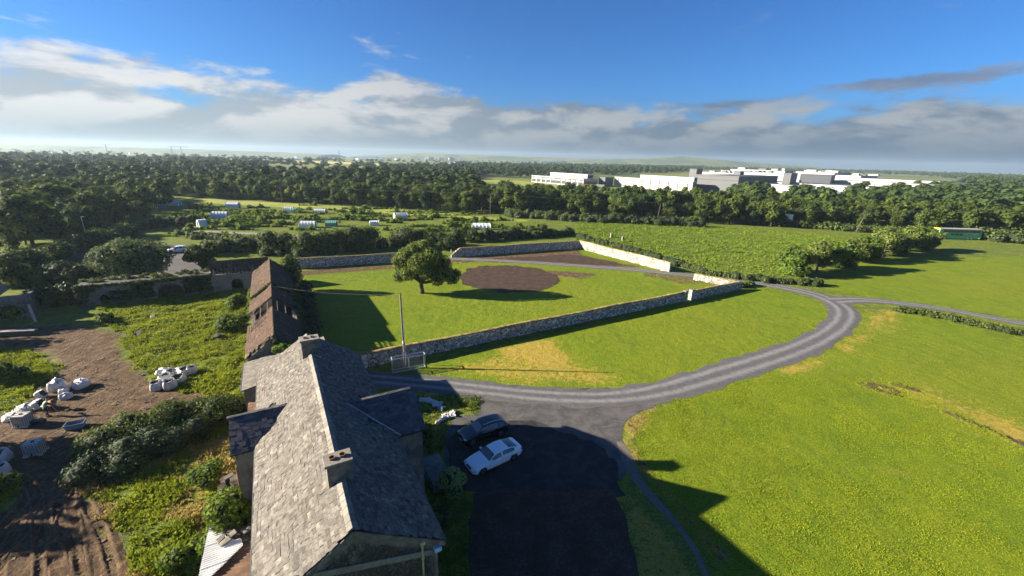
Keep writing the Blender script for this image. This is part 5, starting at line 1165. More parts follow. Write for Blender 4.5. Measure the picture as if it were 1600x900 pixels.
# blue grey tub
e = thing('mixing_tub', 'blue grey open tub on the mud right of the person', 'tub', (*G(119, 668), 0), R_(28)); V = []
for (k, z) in ((.86, 0), (1, .5), (1.06, .5), (1.06, .54), (.97, .54), (.82, .08)):
    for x, y in ((-.65, -.42), (.65, -.42), (.65, .42), (-.65, .42)): V.append((x*k, y*k, z))
F = [(i*4+j, i*4+(j+1) % 4, (i+1)*4+(j+1) % 4, (i+1)*4+j) for i in range(5) for j in range(4)]+[(3, 2, 1, 0), (20, 21, 22, 23)]
b = MB(); b.add(V, F); obj('shell', b, M['blue_tub'], e, bevel=.02); b = MB(); b.box(-.5, .5, -.3, .3, .1, .3); obj('contents', b, M['court'], e); b = MB(); b.tube([(.66, -.2, .42), (.76, -.2, .4), (.76, .2, .4), (.66, .2, .42)], .025, 6); obj('handle', b, M['galv'], e)
b = MB(); b.tube([np.array([*G(86, 690), .06]), np.array([*G(97, 681), .07]), np.array([*G(108, 679), .1])], .06, 6); tag(obj('plank', b, M['wood']), 'dark stick lying on the mud beside the tub', 'stick')
e = thing('tool_box', 'dark low crate beside the caged tank', 'crate', (*G(60, 661), 0), R_(15)); b = MB(); b.box(-.5, .5, -.25, .25, 0, .3); obj('crate_body', b, M['navy'], e, bevel=.02); b = MB(); b.box(-.52, .52, -.27, .27, .3, .34); obj('lid', b, M['wood'], e)
e = thing('mixer_drum', 'small barrow mixer beside the person in the green vest', 'mixer', (*G(83, 640), 0), R_(20)); b = MB(); b.tube([(0, 0, .55), (.12, 0, .8), (.3, 0, 1.0)], [.32, .33, .2], 14); obj('drum', b, M['rust'], e, True); b = MB()
for p0 in ((-.4, -.3), (-.4, .3), (.4, -.3), (.4, .3)): b.tube([(p0[0], p0[1], 0), (0, p0[1]*.5, .7)], .025, 6)
b.tube([(-.7, 0, .7), (0, 0, .6)], .02, 6); obj('stand', b, M['galv'], e); b = MB(); b.tube([(-.4, -.34, .16), (-.4, -.28, .16)], .16, 14); b.tube([(-.4, .28, .16), (-.4, .34, .16)], .16, 14); obj('wheel', b, M['black'], e)
# debris: concrete lump in the grass, small stones
for i, (px, py, l) in enumerate(((242, 497, 'grey broken concrete lump in the shaded grass'), (337, 529, 'dark log lying in the sunny long grass'), (215, 524, 'dark clod pile at the edge of mud and grass'))):
    e = thing('debris_lump', l, 'rubble', (*G(px, py), 0), rnd.uniform(0, 3))
    for k in range(4): b = MB(); s = rnd.uniform(.25, .5); b.obox((rnd.uniform(-.5, .5), rnd.uniform(-.3, .3), s*.5), (.9, .3, .2), (-.3, .9, 0), (0, -.2, 1), s, s*.6, s*.5, None, .08); obj('lump', b, M['chim'] if i == 0 else M['bark'], e)
P = np.concatenate([rng.uniform(mud_poly.min(0), mud_poly.max(0), (5200, 2))]); P = P[sdist(P, mud_poly) > 0]; P = P[(P[:, 0] > -50) & (P[:, 1] < 60)]
b = MB()
for q in P[:2600]:
    s = abs(rnd.gauss(.02, .025))+.012; a = rnd.uniform(0, 3); b.obox((q[0], q[1], gz(np.array([q[0]]), np.array([q[1]]))[0]+s*.3), (math.cos(a), math.sin(a), .1), (-math.sin(a), math.cos(a), 0), (0, 0, 1), s*1.3, s, s*.7, None, s*.3)
M['clod'] = pieces('clods', [(.09, .065, .045), (.13, .10, .07), (.2, .16, .12)], .95, .2, 4); tag(obj('clods', b, M['clod']), 'clods and small stones strewn over the bare mud', 'clods', kind='stuff')
# crumpled white tarpaulin near the porch
def tarp(label, line, wd, seed):
    A = np.array([G(*q) for q in line]); seg = np.hypot(*np.diff(A, axis=0).T); s = np.r_[0, np.cumsum(seg)]; n = 34; m_ = 9; V = []
    r = np.random.default_rng(seed); ph = r.uniform(0, 6, 6)
    for i in range(n):
        d = s[-1]*i/(n-1); x, y = np.interp(d, s, A[:, 0]), np.interp(d, s, A[:, 1]); x2, y2 = np.interp(min(d+.1, s[-1]), s, A[:, 0]), np.interp(min(d+.1, s[-1]), s, A[:, 1]); t_ = unit(np.array([x2-x+1e-6, y2-y])); nn = np.array([-t_[1], t_[0]]); w_ = wd[min(int(i/n*len(wd)), len(wd)-1)]
        for j in range(m_):
            u = j/(m_-1)-.5; o = nn*u*w_*(1+.2*math.sin(d*5+ph[0])); V.append((x+o[0], y+o[1], .10+.09*math.sin(d*7+u*9+ph[1])+.07*math.sin(d*17+ph[2]-u*14)+.03*r.normal()+(.12 if abs(u) < .3 else 0)))
    F = [(i*m_+j, i*m_+j+1, (i+1)*m_+j+1, (i+1)*m_+j)[::-1] for i in range(n-1) for j in range(m_-1)]; o = tag(obj('tarpaulin', mesh_np('tarpaulin', V, F), M['bag']), label, 'tarpaulin'); o.modifiers.new('s', 'SOLIDIFY').thickness = .02; return o
tarp('crumpled white sheeting lit by the sun behind the porch roof', [(655, 626), (672, 627), (684, 633), (692, 640)], [.7, .9, .9, .7], 1)
tarp('crumpled white plastic sheet in the shade left of the black car', [(682, 663), (694, 654), (700, 650), (712, 647)], [.35, .5, .9, 1.0], 2)
b = MB(); q1 = hz(680, 745, 0)
# stone step platform beside the house
e = thing('stone_steps', 'grey stone step platform between the porch and the white car', 'steps', (*G(694, 740), 0), HA)
for k, (w_, z) in enumerate(((1.0, .35), (.7, .6))): b = MB(); b.box(-1.2-w_*.3, w_*.5-.2, -1.6, 2.3-k*.6, .0 if k == 0 else .351, z); obj('step', b, M['render'], e, bevel=.03)

# --- person kneeling in a green vest
def skin_body(name, joints, edges, m, parent, sub=2, root=0):
    me = bpy.data.meshes.new(name); me.from_pydata([j[0] for j in joints], edges, []); o = obj(name, me, m, parent)
    md = o.modifiers.new('skin', 'SKIN'); md.use_smooth_shade = True; L_ = me.skin_vertices[0].data if me.skin_vertices else None
    if L_ is None:
        me.attributes.new; return o
    for i, j in enumerate(joints): L_[i].radius = (j[1], j[1] if len(j) < 3 else j[2]); L_[i].use_root = i == root
    sb = o.modifiers.new('sub', 'SUBSURF'); sb.levels = sub; sb.render_levels = sub; return o
def skin_mesh(name, joints, edges, m, parent, sub=2, root=0):
    """grow a continuous surface round the joints"""
    me = bpy.data.meshes.new(name); me.from_pydata([j[0] for j in joints], edges, [])
    import bmesh
    bm = bmesh.new(); bm.from_mesh(me); ly = bm.verts.layers.skin.verify(); bm.verts.ensure_lookup_table()
    for i, j in enumerate(joints): bm.verts[i][ly].radius = (j[1], j[1] if len(j) < 3 else j[2]); bm.verts[i][ly].use_root = (i == root)
    bm.to_mesh(me); bm.free(); o = obj(name, me, m, parent); md = o.modifiers.new('skin', 'SKIN'); md.use_smooth_shade = True; sb = o.modifiers.new('sub', 'SUBSURF'); sb.levels = sub; sb.render_levels = sub; return o
pp = thing('person', 'person in a green high visibility vest and dark trousers bending over work by the bags', 'person', (*G(74, 650), 0), R_(-20))
J = [((0, 0, .92), .13, .16), ((0, .05, 1.12), .13, .16), ((0, .16, 1.36), .12, .19), ((0, .24, 1.46), .055), ((0, .28, 1.54), .055), ((0, .33, 1.62), .095), ((0, .36, 1.70), .08),
     ((-.19, .19, 1.40), .06), ((-.27, .33, 1.14), .045), ((-.22, .55, 1.02), .035), ((-.21, .61, 1.0), .03),
     ((.19, .19, 1.40), .06), ((.27, .33, 1.14), .045), ((.22, .55, 1.02), .035), ((.21, .61, 1.0), .03),
     ((-.11, -.01, .86), .095), ((-.14, .10, .49), .065), ((-.14, -.02, .10), .045), ((-.14, .12, .045), .045),
     ((.11, -.01, .86), .095), ((.15, .06, .49), .065), ((.16, -.10, .10), .045), ((.16, .04, .045), .045)]
E_ = [(0, 1), (1, 2), (2, 3), (3, 4), (4, 5), (5, 6), (2, 7), (7, 8), (8, 9), (9, 10), (2, 11), (11, 12), (12, 13), (13, 14), (0, 15), (15, 16), (16, 17), (17, 18), (0, 19), (19, 20), (20, 21), (21, 22)]
for s, k in ((-1, 10), (1, 14)):
    base = np.array(J[k][0]); 
    for f in range(4):
        i = len(J); o = base+np.array([(f-1.5)*.021, .03, 0]); ln = (.075, .085, .08, .062)[f]; J += [(tuple(o), .009), (tuple(o+np.array([0, ln*.6, -.015])), .0085), (tuple(o+np.array([0, ln*.8, -.05])), .0075)]; E_ += [(k, i), (i, i+1), (i+1, i+2)]
    i = len(J); J += [(tuple(base+np.array([-s*.04, .0, -.01])), .011), (tuple(base+np.array([-s*.06, .04, -.03])), .009)]; E_ += [(k, i), (i, i+1)]
skin_mesh('body', J, E_, M['skin'], pp)
tj = [((0, 0, .93), .145, .175), ((-.11, -.01, .86), .11), ((-.14, .10, .49), .08), ((-.14, -.02, .14), .06), ((.11, -.01, .86), .11), ((.15, .06, .49), .08), ((.16, -.10, .14), .06)]
skin_mesh('trousers', tj, [(0, 1), (1, 2), (2, 3), (0, 4), (4, 5), (5, 6)], M['navy'], pp)
for s in (-1, 1):
    yy = -.02 if s < 0 else -.10; b = MB(); b.box(s*.15-.055, s*.15+.055, yy-.07, yy+.2, 0, .11); obj('boot', b, M['black'], pp, bevel=.03)
skin_mesh('sweater', [((0, 0, .97), .145, .17), ((0, .05, 1.12), .14, .17), ((0, .16, 1.37), .13, .2), ((-.19, .19, 1.40), .075), ((-.27, .33, 1.14), .058), ((-.225, .53, 1.03), .045), ((.19, .19, 1.40), .075), ((.27, .33, 1.14), .058), ((.225, .53, 1.03), .045)], [(0, 1), (1, 2), (2, 3), (3, 4), (4, 5), (2, 6), (6, 7), (7, 8)], M['navy'], pp)
skin_mesh('vest', [((0, .0, .98), .165, .185), ((0, .05, 1.12), .16, .19), ((0, .15, 1.36), .15, .215), ((-.12, .18, 1.44), .07), ((.12, .18, 1.44), .07)], [(0, 1), (1, 2), (2, 3), (2, 4)], M['hivis'], pp)
b = MB(); b.obox((0, -.02, 1.12), (1, 0, 0), (0, 1, 0), (0, .2, 1), .165, .16, .022); obj('reflective_band', b, M['reflect'], pp, bevel=.02)
skin_mesh('hair', [((0, .30, 1.66), .085), ((0, .32, 1.72), .095), ((0, .36, 1.75), .075)], [(0, 1), (1, 2)], M['hair'], pp)
for s in (-1, 1): b = MB(); b.tube([(s*.033, .425, 1.66), (s*.033, .433, 1.66)], .011, 8); obj('eye', b, M['navy'], pp); b = MB(); b.tube([(s*.095, .32, 1.63), (s*.105, .315, 1.64)], .028, 8); obj('ear', b, M['skin'], pp)
b = MB(); b.tube([(0, .425, 1.65), (0, .45, 1.62)], [.010, .018], 8); obj('nose', b, M['skin'], pp); b = MB(); b.tube([(-.022, .43, 1.585), (.022, .43, 1.585)], .006, 6); obj('mouth', b, M['red'], pp)

# ================================================================== VEHICLES
def paint(name, col, rough=.25, coat=.6):
    m, t = mat(name); p = pos(t, True); c = t.mix(t.mr(t.noise(p, 1.5, 5), .4, .7, 0, .25), col, tuple(x*.8+.01 for x in col)); finish(t, c, rough, spec=.5, extra={'Coat Weight': coat, 'Coat Roughness': .08}); return m
M['paint_white'] = paint('paint_white', (.78, .79, .80)); M['paint_black'] = paint('paint_black', (.010, .010, .012)); M['glass'] = flat('car_glass', (.03, .04, .045), .06, nz=.05, spec=.8); M['chrome'] = flat('chrome', (.7, .7, .7), .15, 1.0, nz=.02)
M['lamp'] = flat('lamp_lens', (.6, .62, .64), .12, .3, nz=.05, spec=.7); M['tail'] = flat('tail_lens', (.35, .01, .01), .2); M['rim'] = flat('alloy_rim', (.16, .16, .17), .3, .8)
M['coach_green'] = paint('coach_green', (.01, .30, .15), .35); M['coach_yellow'] = paint('coach_yellow', (.75, .5, .04), .35)
def car(label, px0, px1, Lc, W, prof, pm, name='parked_car', detail=True, zroof=None, wheelr=.34, rails=False, group=None):
    F0, R0 = G(*px0), G(*px1); c = (F0+R0)/2; d = F0-R0; e = thing(name, label, 'car', (*c, .035), math.atan2(d[1], d[0]), group)
    zt_, zs_, w_, wr_ = (np.array(prof[k]) for k in ('top', 'sh', 'w', 'wr')); n = 96; S = np.linspace(0, 1, n); f = lambda a: np.interp(S, a[:, 0], a[:, 1])
    sm = lambda y: np.convolve(np.r_[y[0], y[0], y, y[-1], y[-1]], [.1, .2, .4, .2, .1], 'valid')
    zt, zs, w0, wr = sm(f(zt_)), sm(f(zs_)), sm(f(w_)), sm(f(wr_)); V = []; K = 0
    for i in range(n):
        x = Lc*(.5-S[i]); z0 = .20+(.12*(1-min(1, S[i]/.06)))+(.14*max(0, (S[i]-.93)/.07)); w = w0[i]*W; r = wr[i]*W; zh = zs[i]; tz = max(zt[i], zh+.02)
        half = [(w*.88, z0), (w*.97, z0+.08), (w, z0+(zh-z0)*.35), (w*1.0, z0+(zh-z0)*.6), (w*.985, z0+(zh-z0)*.85), (w*.955, zh)]
        q = tz-zh; half += [(w*.955+(r-w*.955)*a, zh+q*b_) for a, b_ in ((.12, .07), (.40, .40), (.72, .72), (.92, .90))]+[(r*.86, zh+q*.965), (r*.6, zh+q*.99), (r*.3, tz), (0, tz+.002)]
        ring = half+[(-y, z) for y, z in half[:-1][::-1]]; K = len(ring); V += [(x, y, z) for y, z in ring]
    parts = {'body': [], 'windscreen': [], 'rear_window': [], 'side_window': [], 'side_window2': []}; H = 14; Vn = np.array(V); wheels = [(Lc*(.5-prof['fw'])), (Lc*(.5-prof['rw']))]; ws, rs_, sw = prof['ws'], prof['rs'], prof['sw']
    for i in range(n-1):
        s = (S[i]+S[i+1])/2
        for j in range(K-1):
            a, b_, c_, d_ = i*K+j, (i+1)*K+j, (i+1)*K+j+1, i*K+j+1; jj = j if j < H-1 else K-2-j; cen = (Vn[a]+Vn[b_]+Vn[c_]+Vn[d_])/4
            if jj <= 4 and any((cen[0]-wx)**2+(cen[2]-wheelr)**2 < (wheelr+.06)**2 for wx in wheels): continue
            key = 'body'
            if 6 <= jj <= 7 and sw[0] < s < sw[1] and not any(abs(s-p_) < .010 for p_ in prof['pil']): key = 'side_window' if j < H-1 else 'side_window2'
            if jj >= 9 and ws[0] < s < ws[1]: key = 'windscreen'
            if jj >= 9 and rs_[0] < s < rs_[1]: key = 'rear_window'
            parts[key].append((a, b_, c_, d_))
    caps = [tuple(range(K))[::-1], tuple((n-1)*K+k for k in range(K))]
    for key, fs in parts.items():
        if not fs: continue
        me = bpy.data.meshes.new(key); allf = fs+(caps if key == 'body' else []); used = sorted({v for f_ in allf for v in f_}); mp = {v: k for k, v in enumerate(used)}
        me.from_pydata([V[v] for v in used], [], [tuple(mp[v] for v in f_)[::-1] for f_ in allf]); me.polygons.foreach_set('use_smooth', [len(f_) == 4 for f_ in allf]); obj(key.replace('2', ''), me, pm if key == 'body' else M['glass'], e)
    b = MB(); b.box(-Lc*.44, Lc*.45, -W*.40, W*.40, .17, .5); obj('underbody', b, M['black'], e)
    for wx in wheels:
        for s in (-1, 1):
            y0, y1 = s*(W*.5-.24), s*(W*.5-.02); b = MB(); b.tube([(wx, y0, wheelr), (wx, y0*.7+y1*.3, wheelr), (wx, y1*.9+y0*.1, wheelr), (wx, y1, wheelr)], [wheelr*.95, wheelr, wheelr, wheelr*.93], 24); t_ = obj('tyre', b, M['black'], e, True)
            b = MB(); b.tube([(wx, y1+s*.001, wheelr), (wx, y1+s*.012, wheelr)], [wheelr*.66, wheelr*.62], 20); 
            for k in range(5): a = k*2*math.pi/5; b.obox((wx+math.cos(a)*wheelr*.34, y1+s*.02, wheelr+math.sin(a)*wheelr*.34), (math.cos(a), 0, math.sin(a)), (0, 1, 0), (-math.sin(a), 0, math.cos(a)), wheelr*.3, .01, .035)
            obj('rim', b, M['rim'], t_); b = MB(); b.tube([(wx, s*W*.28, wheelr+.02), (wx, y0*.98, wheelr+.02)], [wheelr+.07, wheelr+.07], 20); obj('wheel_well', b, M['black'], e)
    hx = Lc*.5
    for s in (-1, 1):
        b = MB(); b.obox((hx-.20, s*W*.36, prof['lz']), (.86, -s*.5, .05), (s*.5, .86, 0), (0, 0, 1), .15, .17, .065); obj('headlight', b, M['lamp'], e, bevel=.03)
        b = MB(); b.obox((-hx+.15, s*W*.36, prof['lz']+.16), (.9, s*.42, 0), (-s*.42, .9, 0), (0, 0, 1), .10, .18, .065); obj('tail_light', b, M['tail'], e, bevel=.02)
        mx = Lc*(.5-ws[0]-.06); b = MB(); b.obox((mx, s*(W*.5+.07), prof['mz']), (1, 0, 0), (0, 1, 0), (0, 0, 1), .09, .10, .07); obj('wing_mirror', b, pm, e, bevel=.03)
        b = MB(); 
        for sx in prof['doors']: k = int(sx*(n-1)); y_ = w0[k]*W; b.obox((Lc*(.5-sx), s*(y_+.001), (zs[k]+.35)/2+.02), (1, 0, 0), (0, 1, 0), (0, 0, 1), .006, .004, (zs[k]-.32)/2)
        obj('door_gap', b, M['black'], e)
        for sx in prof['handles']: k = int(sx*(n-1)); b = MB(); b.box(Lc*(.5-sx)-.09, Lc*(.5-sx)+.09, s*w0[k]*W-.02, s*w0[k]*W+.02, zs[k]-.12, zs[k]-.09); obj('door_handle', b, pm, e)
        if rails: b = MB(); b.tube([(Lc*(.5-a), s*(np.interp(a, S, wr)*W-.06), np.interp(a, S, zt)+.035) for a in np.linspace(.42, .86, 9)], .022, 6); obj('roof_rail', b, M['chrome'], e)
        b = MB(); b.tube([(Lc*(.5-a), s*(np.interp(a, S, w0)*W*.955+.004), np.interp(a, S, zs)+.012) for a in np.linspace(sw[0], sw[1], 14)], .011, 4); obj('window_trim', b, M['chrome'], e)
    g_ = MB()
    for s in (-1, 1): g_.box(hx-.09, hx-.005, s*.03 if s > 0 else -.30, .30 if s > 0 else -.03, prof['lz']-.12, prof['lz']+.06)
    obj('grille', g_, M['black'], e); b = MB(); b.box(hx-.10, hx+.012, -.62, .62, .24, .36); obj('lower_intake', b, M['black'], e)
    b = MB(); b.box(hx-.02, hx+.02, -.26, .26, .40, .50); obj('number_plate', b, M['plastic'], e)
    b = MB(); b.tube([(Lc*(.5-ws[0]-.012), -.5, prof['cz']), (Lc*(.5-ws[0]-.035), .0, prof['cz']+.06)], .01, 4); b.tube([(Lc*(.5-ws[0]-.012), .1, prof['cz']), (Lc*(.5-ws[0]-.035), .55, prof['cz']+.05)], .01, 4); obj('wiper', b, M['black'], e)
    return e
coupe = dict(top=[(0, .50), (.015, .66), (.05, .76), (.14, .86), (.28, .97), (.31, 1.0), (.36, 1.16), (.43, 1.36), (.52, 1.44), (.62, 1.45), (.72, 1.39), (.82, 1.24), (.90, 1.10), (.95, 1.06), (.985, .98), (1, .72)],
             sh=[(0, .48), (.02, .60), (.1, .74), (.28, .88), (.5, .93), (.8, .98), (.93, .98), (1, .68)], w=[(0, .34), (.012, .40), (.05, .455), (.12, .49), (.5, .5), (.85, .495), (.94, .46), (.985, .40), (1, .36)],
             wr=[(0, .27), (.05, .36), (.2, .40), (.3, .41), (.36, .375), (.45, .33), (.6, .325), (.75, .32), (.85, .34), (.92, .38), (1, .30)], fw=.175, rw=.79, ws=(.30, .425), rs=(.70, .885), sw=(.34, .81), pil=(.345, .555), lz=.62, mz=1.0, cz=1.0, doors=(.30, .55, .74), handles=(.50, .70))
suv = dict(top=[(0, .62), (.012, .80), (.05, .92), (.15, 1.0), (.26, 1.08), (.29, 1.12), (.34, 1.33), (.40, 1.54), (.5, 1.62), (.65, 1.63), (.8, 1.56), (.87, 1.48), (.93, 1.25), (.97, 1.05), (1, .85)],
           sh=[(0, .60), (.02, .74), (.1, .88), (.28, 1.0), (.5, 1.04), (.8, 1.10), (.93, 1.10), (1, .82)], w=[(0, .36), (.012, .42), (.05, .46), (.12, .49), (.5, .5), (.85, .495), (.95, .46), (1, .40)],
           wr=[(0, .28), (.05, .38), (.2, .42), (.28, .42), (.34, .385), (.42, .345), (.6, .335), (.8, .32), (.88, .33), (.95, .40), (1, .36)], fw=.18, rw=.79, ws=(.28, .40), rs=(.865, .945), sw=(.33, .86), pil=(.34, .54, .74), lz=.76, mz=1.16, cz=1.12, doors=(.30, .54, .75), handles=(.49, .70))
car('white four door coupe parked in the shade nearest the house', (729, 741), (811, 703), 4.95, 1.86, coupe, M['paint_white'])
car('black estate car with silver roof rails parked just beyond the white coupe', (717, 694), (792, 669), 4.6, 1.84, suv, M['paint_black'], rails=True, wheelr=.36)
car('white hatchback parked behind the large round tree', (264, 395.5), (294, 393), 4.4, 1.8, suv, M['paint_white'])
# coach
def quadbox(b, *a): return b.box(*a)
c0 = G(1458, 372.5); c1 = G(1526, 374.5); d = c1-c0; Lb = 15.5; e = thing('coach', 'green and white double deck coach with a yellow front on the road beyond the field', 'coach', (*((c0+c1)/2), 0), math.atan2(d[1], d[0])); W = 2.5; Hb = 3.9
b = MB(); pr = [(-Lb/2+.1, 0, .35), (Lb/2, 0, .35), (Lb/2, 0, Hb-.15), (Lb/2-.15, 0, Hb), (-Lb/2+.9, 0, Hb), (-Lb/2+.35, 0, Hb-.5), (-Lb/2, 0, 1.5)]; b.prism([(x, -W/2, z) for x, y, z in pr], (0, W, 0)); obj('body', b, M['coach_green'], e, bevel=.08)
b = MB(); b.box(-Lb/2+.8, Lb/2-.05, -W/2-.02, W/2+.02, Hb-.32, Hb+.03); obj('roof_panel', b, M['wh_white'], e, bevel=.03)
b = MB(); b.prism([(-Lb/2-.03, -W/2-.03, 1.3), (-Lb/2+1.1, -W/2-.03, 1.3), (-Lb/2+2.4, -W/2-.03, 2.5), (-Lb/2+3.6, -W/2-.03, 2.55), (-Lb/2+3.2, -W/2-.03, 2.15), (-Lb/2+2.2, -W/2-.03, 1.3), (-Lb/2+1.6, -W/2-.03, .45), (-Lb/2+.1, -W/2-.03, .45)], (0, .03, 0)); b.box(-Lb/2+.2, -Lb/2+1.2, -W/2-.04, W/2+.04, Hb-.35, Hb+.06); obj('front_panel', b, M['coach_yellow'], e)
for k in range(9):
    x = -Lb/2+1.6+k*1.48; b = MB(); b.box(x, x+1.42, -W/2-.045, -W/2-.02, 2.62, 3.55); obj('window', b, M['glass'], e)
    if 2 <= k <= 4: b = MB(); b.box(x, x+1.3, -W/2-.045, -W/2-.02, 1.55, 2.2); obj('window', b, M['glass'], e)
b = MB(); b.prism([(-Lb/2-.05, -W/2+.15, 1.7), (-Lb/2+.3, -W/2+.15, Hb-.6), (-Lb/2+.27, -W/2+.15, Hb-.55), (-Lb/2-.08, -W/2+.15, 1.7)], (0, W-.3, 0)); obj('windscreen', b, M['glass'], e)
for x in (-Lb/2+2.9, Lb/2-4.4, Lb/2-3.1):
    for s in (-1, 1): b = MB(); b.tube([(x, s*(W/2-.25), .5), (x, s*(W/2+.03), .5)], .5, 20); t_ = obj('wheel', b, M['black'], e, True); b = MB(); b.tube([(x, s*(W/2+.031), .5), (x, s*(W/2+.05), .5)], .28, 14); obj('rim', b, M['galv'], t_)
b = MB(); b.obox((2.2, -W/2-.035, 2.15), (1, 0, .22), (0, 1, 0), (-.22, 0, 1), 1.7, .01, .06); b.obox((4.6, -W/2-.035, 2.1), (1, 0, -.25), (0, 1, 0), (.25, 0, 1), 1.1, .01, .06); b.obox((5.9, -W/2-.036, 2.2), (1, 0, .1), (0, 1, 0), (-.1, 0, 1), .6, .01, .14); obj('side_stripe', b, M['wh_white'], e)
for s in (-1, 1): b = MB(); b.box(-Lb/2-.06, -Lb/2+.05, s*.85-.2, s*.85+.2, .75, .95); obj('headlight', b, M['lamp'], e)

# ================================================================== FAR BUILDINGS
WD = np.array([.61, -.79, 0]); WDD = np.array([.79, .61, 0]); WD /= np.linalg.norm(WD); WDD = np.array([-WD[1], WD[0], 0])
def wblock(parent_org, px, Y, topy, px_far, depth_px, mt, basez=0, name='block', parent=None, endmat=None, roofz=None, wins=None, band=None, depth=None):
    """box whose near corner stands at picture column px, distance Y; long side runs back left, short side back right"""
    T = aty(px, topy, Y); h = T[2]; c = np.array([T[0], T[1], 0.]); f = lambda v, D, X: (proj(c+v*D+np.array([0, 0, h]))[0]-X)
    lo, hi = 0., 900.
    for _ in range(40):
        mid = (lo+hi)/2
        if f(-WD, mid, px_far) > 0: lo = mid
        else: hi = mid
    Lw = lo; 
    if depth is None:
        lo, hi = 0., 400.
        for _ in range(40):
            mid = (lo+hi)/2
            if f(WDD, mid, depth_px) < 0: lo = mid
            else: hi = mid
        depth = lo
    return c, Lw, depth, h
FB = []
def far_building(name, label, specs, dy=0):
    first = True
    for sp in specs:
        px, Y, topy, pxf, dpx, mt = sp[:6]; o = sp[6] if len(sp) > 6 else {}
        c, Lw, D, h = wblock(None, px, Y, topy, pxf, dpx, mt, depth=o.get('depth'))
        if first: e = thing(name, label, 'building', c); org = c; first = False
        z0 = o.get('z0', -.5); b = MB(); p0 = c-org; p0[2] = 0
        q = [p0, p0+WDD*D, p0+WDD*D-WD*Lw, p0-WD*Lw]; b.prism([tuple(np.array([v[0], v[1], z0])) for v in q], (0, 0, h-z0)); w_ob = obj(o.get('pn', 'wall'), b, M[mt], e)
        cor = MB(); g = .25
        q2 = [p0+WD*g-WDD*g, p0+WDD*(D+g)+WD*g, p0+WDD*(D+g)-WD*(Lw+g), p0-WD*(Lw+g)-WDD*g]; cor.prism([(v[0], v[1], h-.9 if not o.get('slim') else h-.5) for v in q2], (0, 0, .95 if not o.get('slim') else .55)); obj('parapet', cor, M[o.get('pmat', mt)], e)
        if o.get('end'):  # end turned from the sun: its shade laid on as a darker panel
            b = MB(); a = p0+WD*.06; b.prism([(a[0], a[1], z0), (a[0]+WDD[0]*D, a[1]+WDD[1]*D, z0), (a[0]+WDD[0]*D, a[1]+WDD[1]*D, h-1), (a[0], a[1], h-1)], tuple(-WD*.05)); obj('end_wall_shade', b, M[o['end']], e)
        for (z0w, z1w, n, gapf, m_) in o.get('wins', []):
            for k in range(n):
                s0 = Lw*(k+gapf/2)/n; s1 = Lw*(k+1-gapf/2)/n; a = p0-WDD*.12-WD*s0; c_ = p0-WDD*.12-WD*s1; f_ = MB(); f_.prism([(a[0], a[1], z0w), (c_[0], c_[1], z0w), (c_[0], c_[1], z1w), (a[0], a[1], z1w)], tuple(WDD*.10)); obj('window', f_, M[m_], e)
        for (z0w, z1w, n, gapf, m_) in o.get('ewins', []):
            for k in range(n):
                s0 = D*(k+gapf/2)/n; s1 = D*(k+1-gapf/2)/n; a = p0+WDD*s0+WD*.12; c_ = p0+WDD*s1+WD*.12; f_ = MB(); f_.prism([(a[0], a[1], z0w), (c_[0], c_[1], z0w), (c_[0], c_[1], z1w), (a[0], a[1], z1w)], tuple(-WD*.05)); obj('window', f_, M[m_], e)
        for k in range(o.get('ribs', 0)):
            s = Lw*(k+.5)/o['ribs']; a = p0-WDD*.2-WD*s; f_ = MB(); f_.obox((a[0], a[1], (h-1+z0)/2), WD, WDD, (0, 0, 1), .22, .2, (h-1-z0)/2); obj('pilaster', f_, M['wh_grey'] if o.get('ribg') else M['ridge'], e)
        if o.get('band'): zb = o['band']; f_ = MB(); a = p0-WDD*.15; f_.prism([(a[0], a[1], zb*h), (a[0]-WD[0]*Lw, a[1]-WD[1]*Lw, zb*h), (a[0]-WD[0]*Lw, a[1]-WD[1]*Lw, zb*h+.5), (a[0], a[1], zb*h+.5)], tuple(WDD*.1)); obj('cladding_joint', f_, M['wh_dark'], e)
        rf = MB(); q3 = [p0-WD*.5+WDD*.5, p0+WDD*(D-.5)-WD*.5, p0+WDD*(D-.5)-WD*(Lw-.5), p0-WD*(Lw-.5)+WDD*.5]; rf.prism([(v[0], v[1], h+.002) for v in q3], (0, 0, .06)); obj('roof', rf, M['wh_grey'], e)
        for k in range(o.get('units', 0)):
            s, t_ = rnd.uniform(.05, .95)*Lw, rnd.uniform(.15, .85)*D; a = p0-WD*s+WDD*t_; u = MB(); sx, sy, sz = rnd.uniform(1.5, 5), rnd.uniform(1.5, 3.5), rnd.uniform(1, 2.4); u.obox((a[0], a[1], h+sz/2), WD, WDD, (0, 0, 1), sx, sy, sz/2); obj('roof_unit', u, M['wh_white' if rnd.random() < .65 else 'wh_grey'], e)
    return e
far_building('office_block', 'two storey white office block with ribbon windows behind the trees', [
    (912, 420, 279.5, 831, 934, 'wh_white', dict(wins=[(5.6, 7.6, 10, .12, 'wh_glass'), (1.2, 4.0, 10, .2, 'wh_glass')], ewins=[(4.5, 7.6, 2, .15, 'wh_glass')], end='wh_grey', ribs=11)),
    (918, 434, 272.5, 860, 927, 'wh_white', dict(z0=6, slim=1, end='wh_grey')), (946, 432, 277, 936, 958, 'wh_grey', dict(end='wh_dark', depth=12))])
far_building('factory_hall', 'long white factory hall with a raised roof right of the office block', [
    (1083, 372, 283.5, 961, 1089, 'wh_white', dict(ribs=9, wins=[(6.2, 6.6, 9, .1, 'wh_grey')], end='wh_grey')), (1085, 384, 277.5, 1001, 1090, 'wh_white', dict(z0=7, slim=1, end='wh_grey'))])
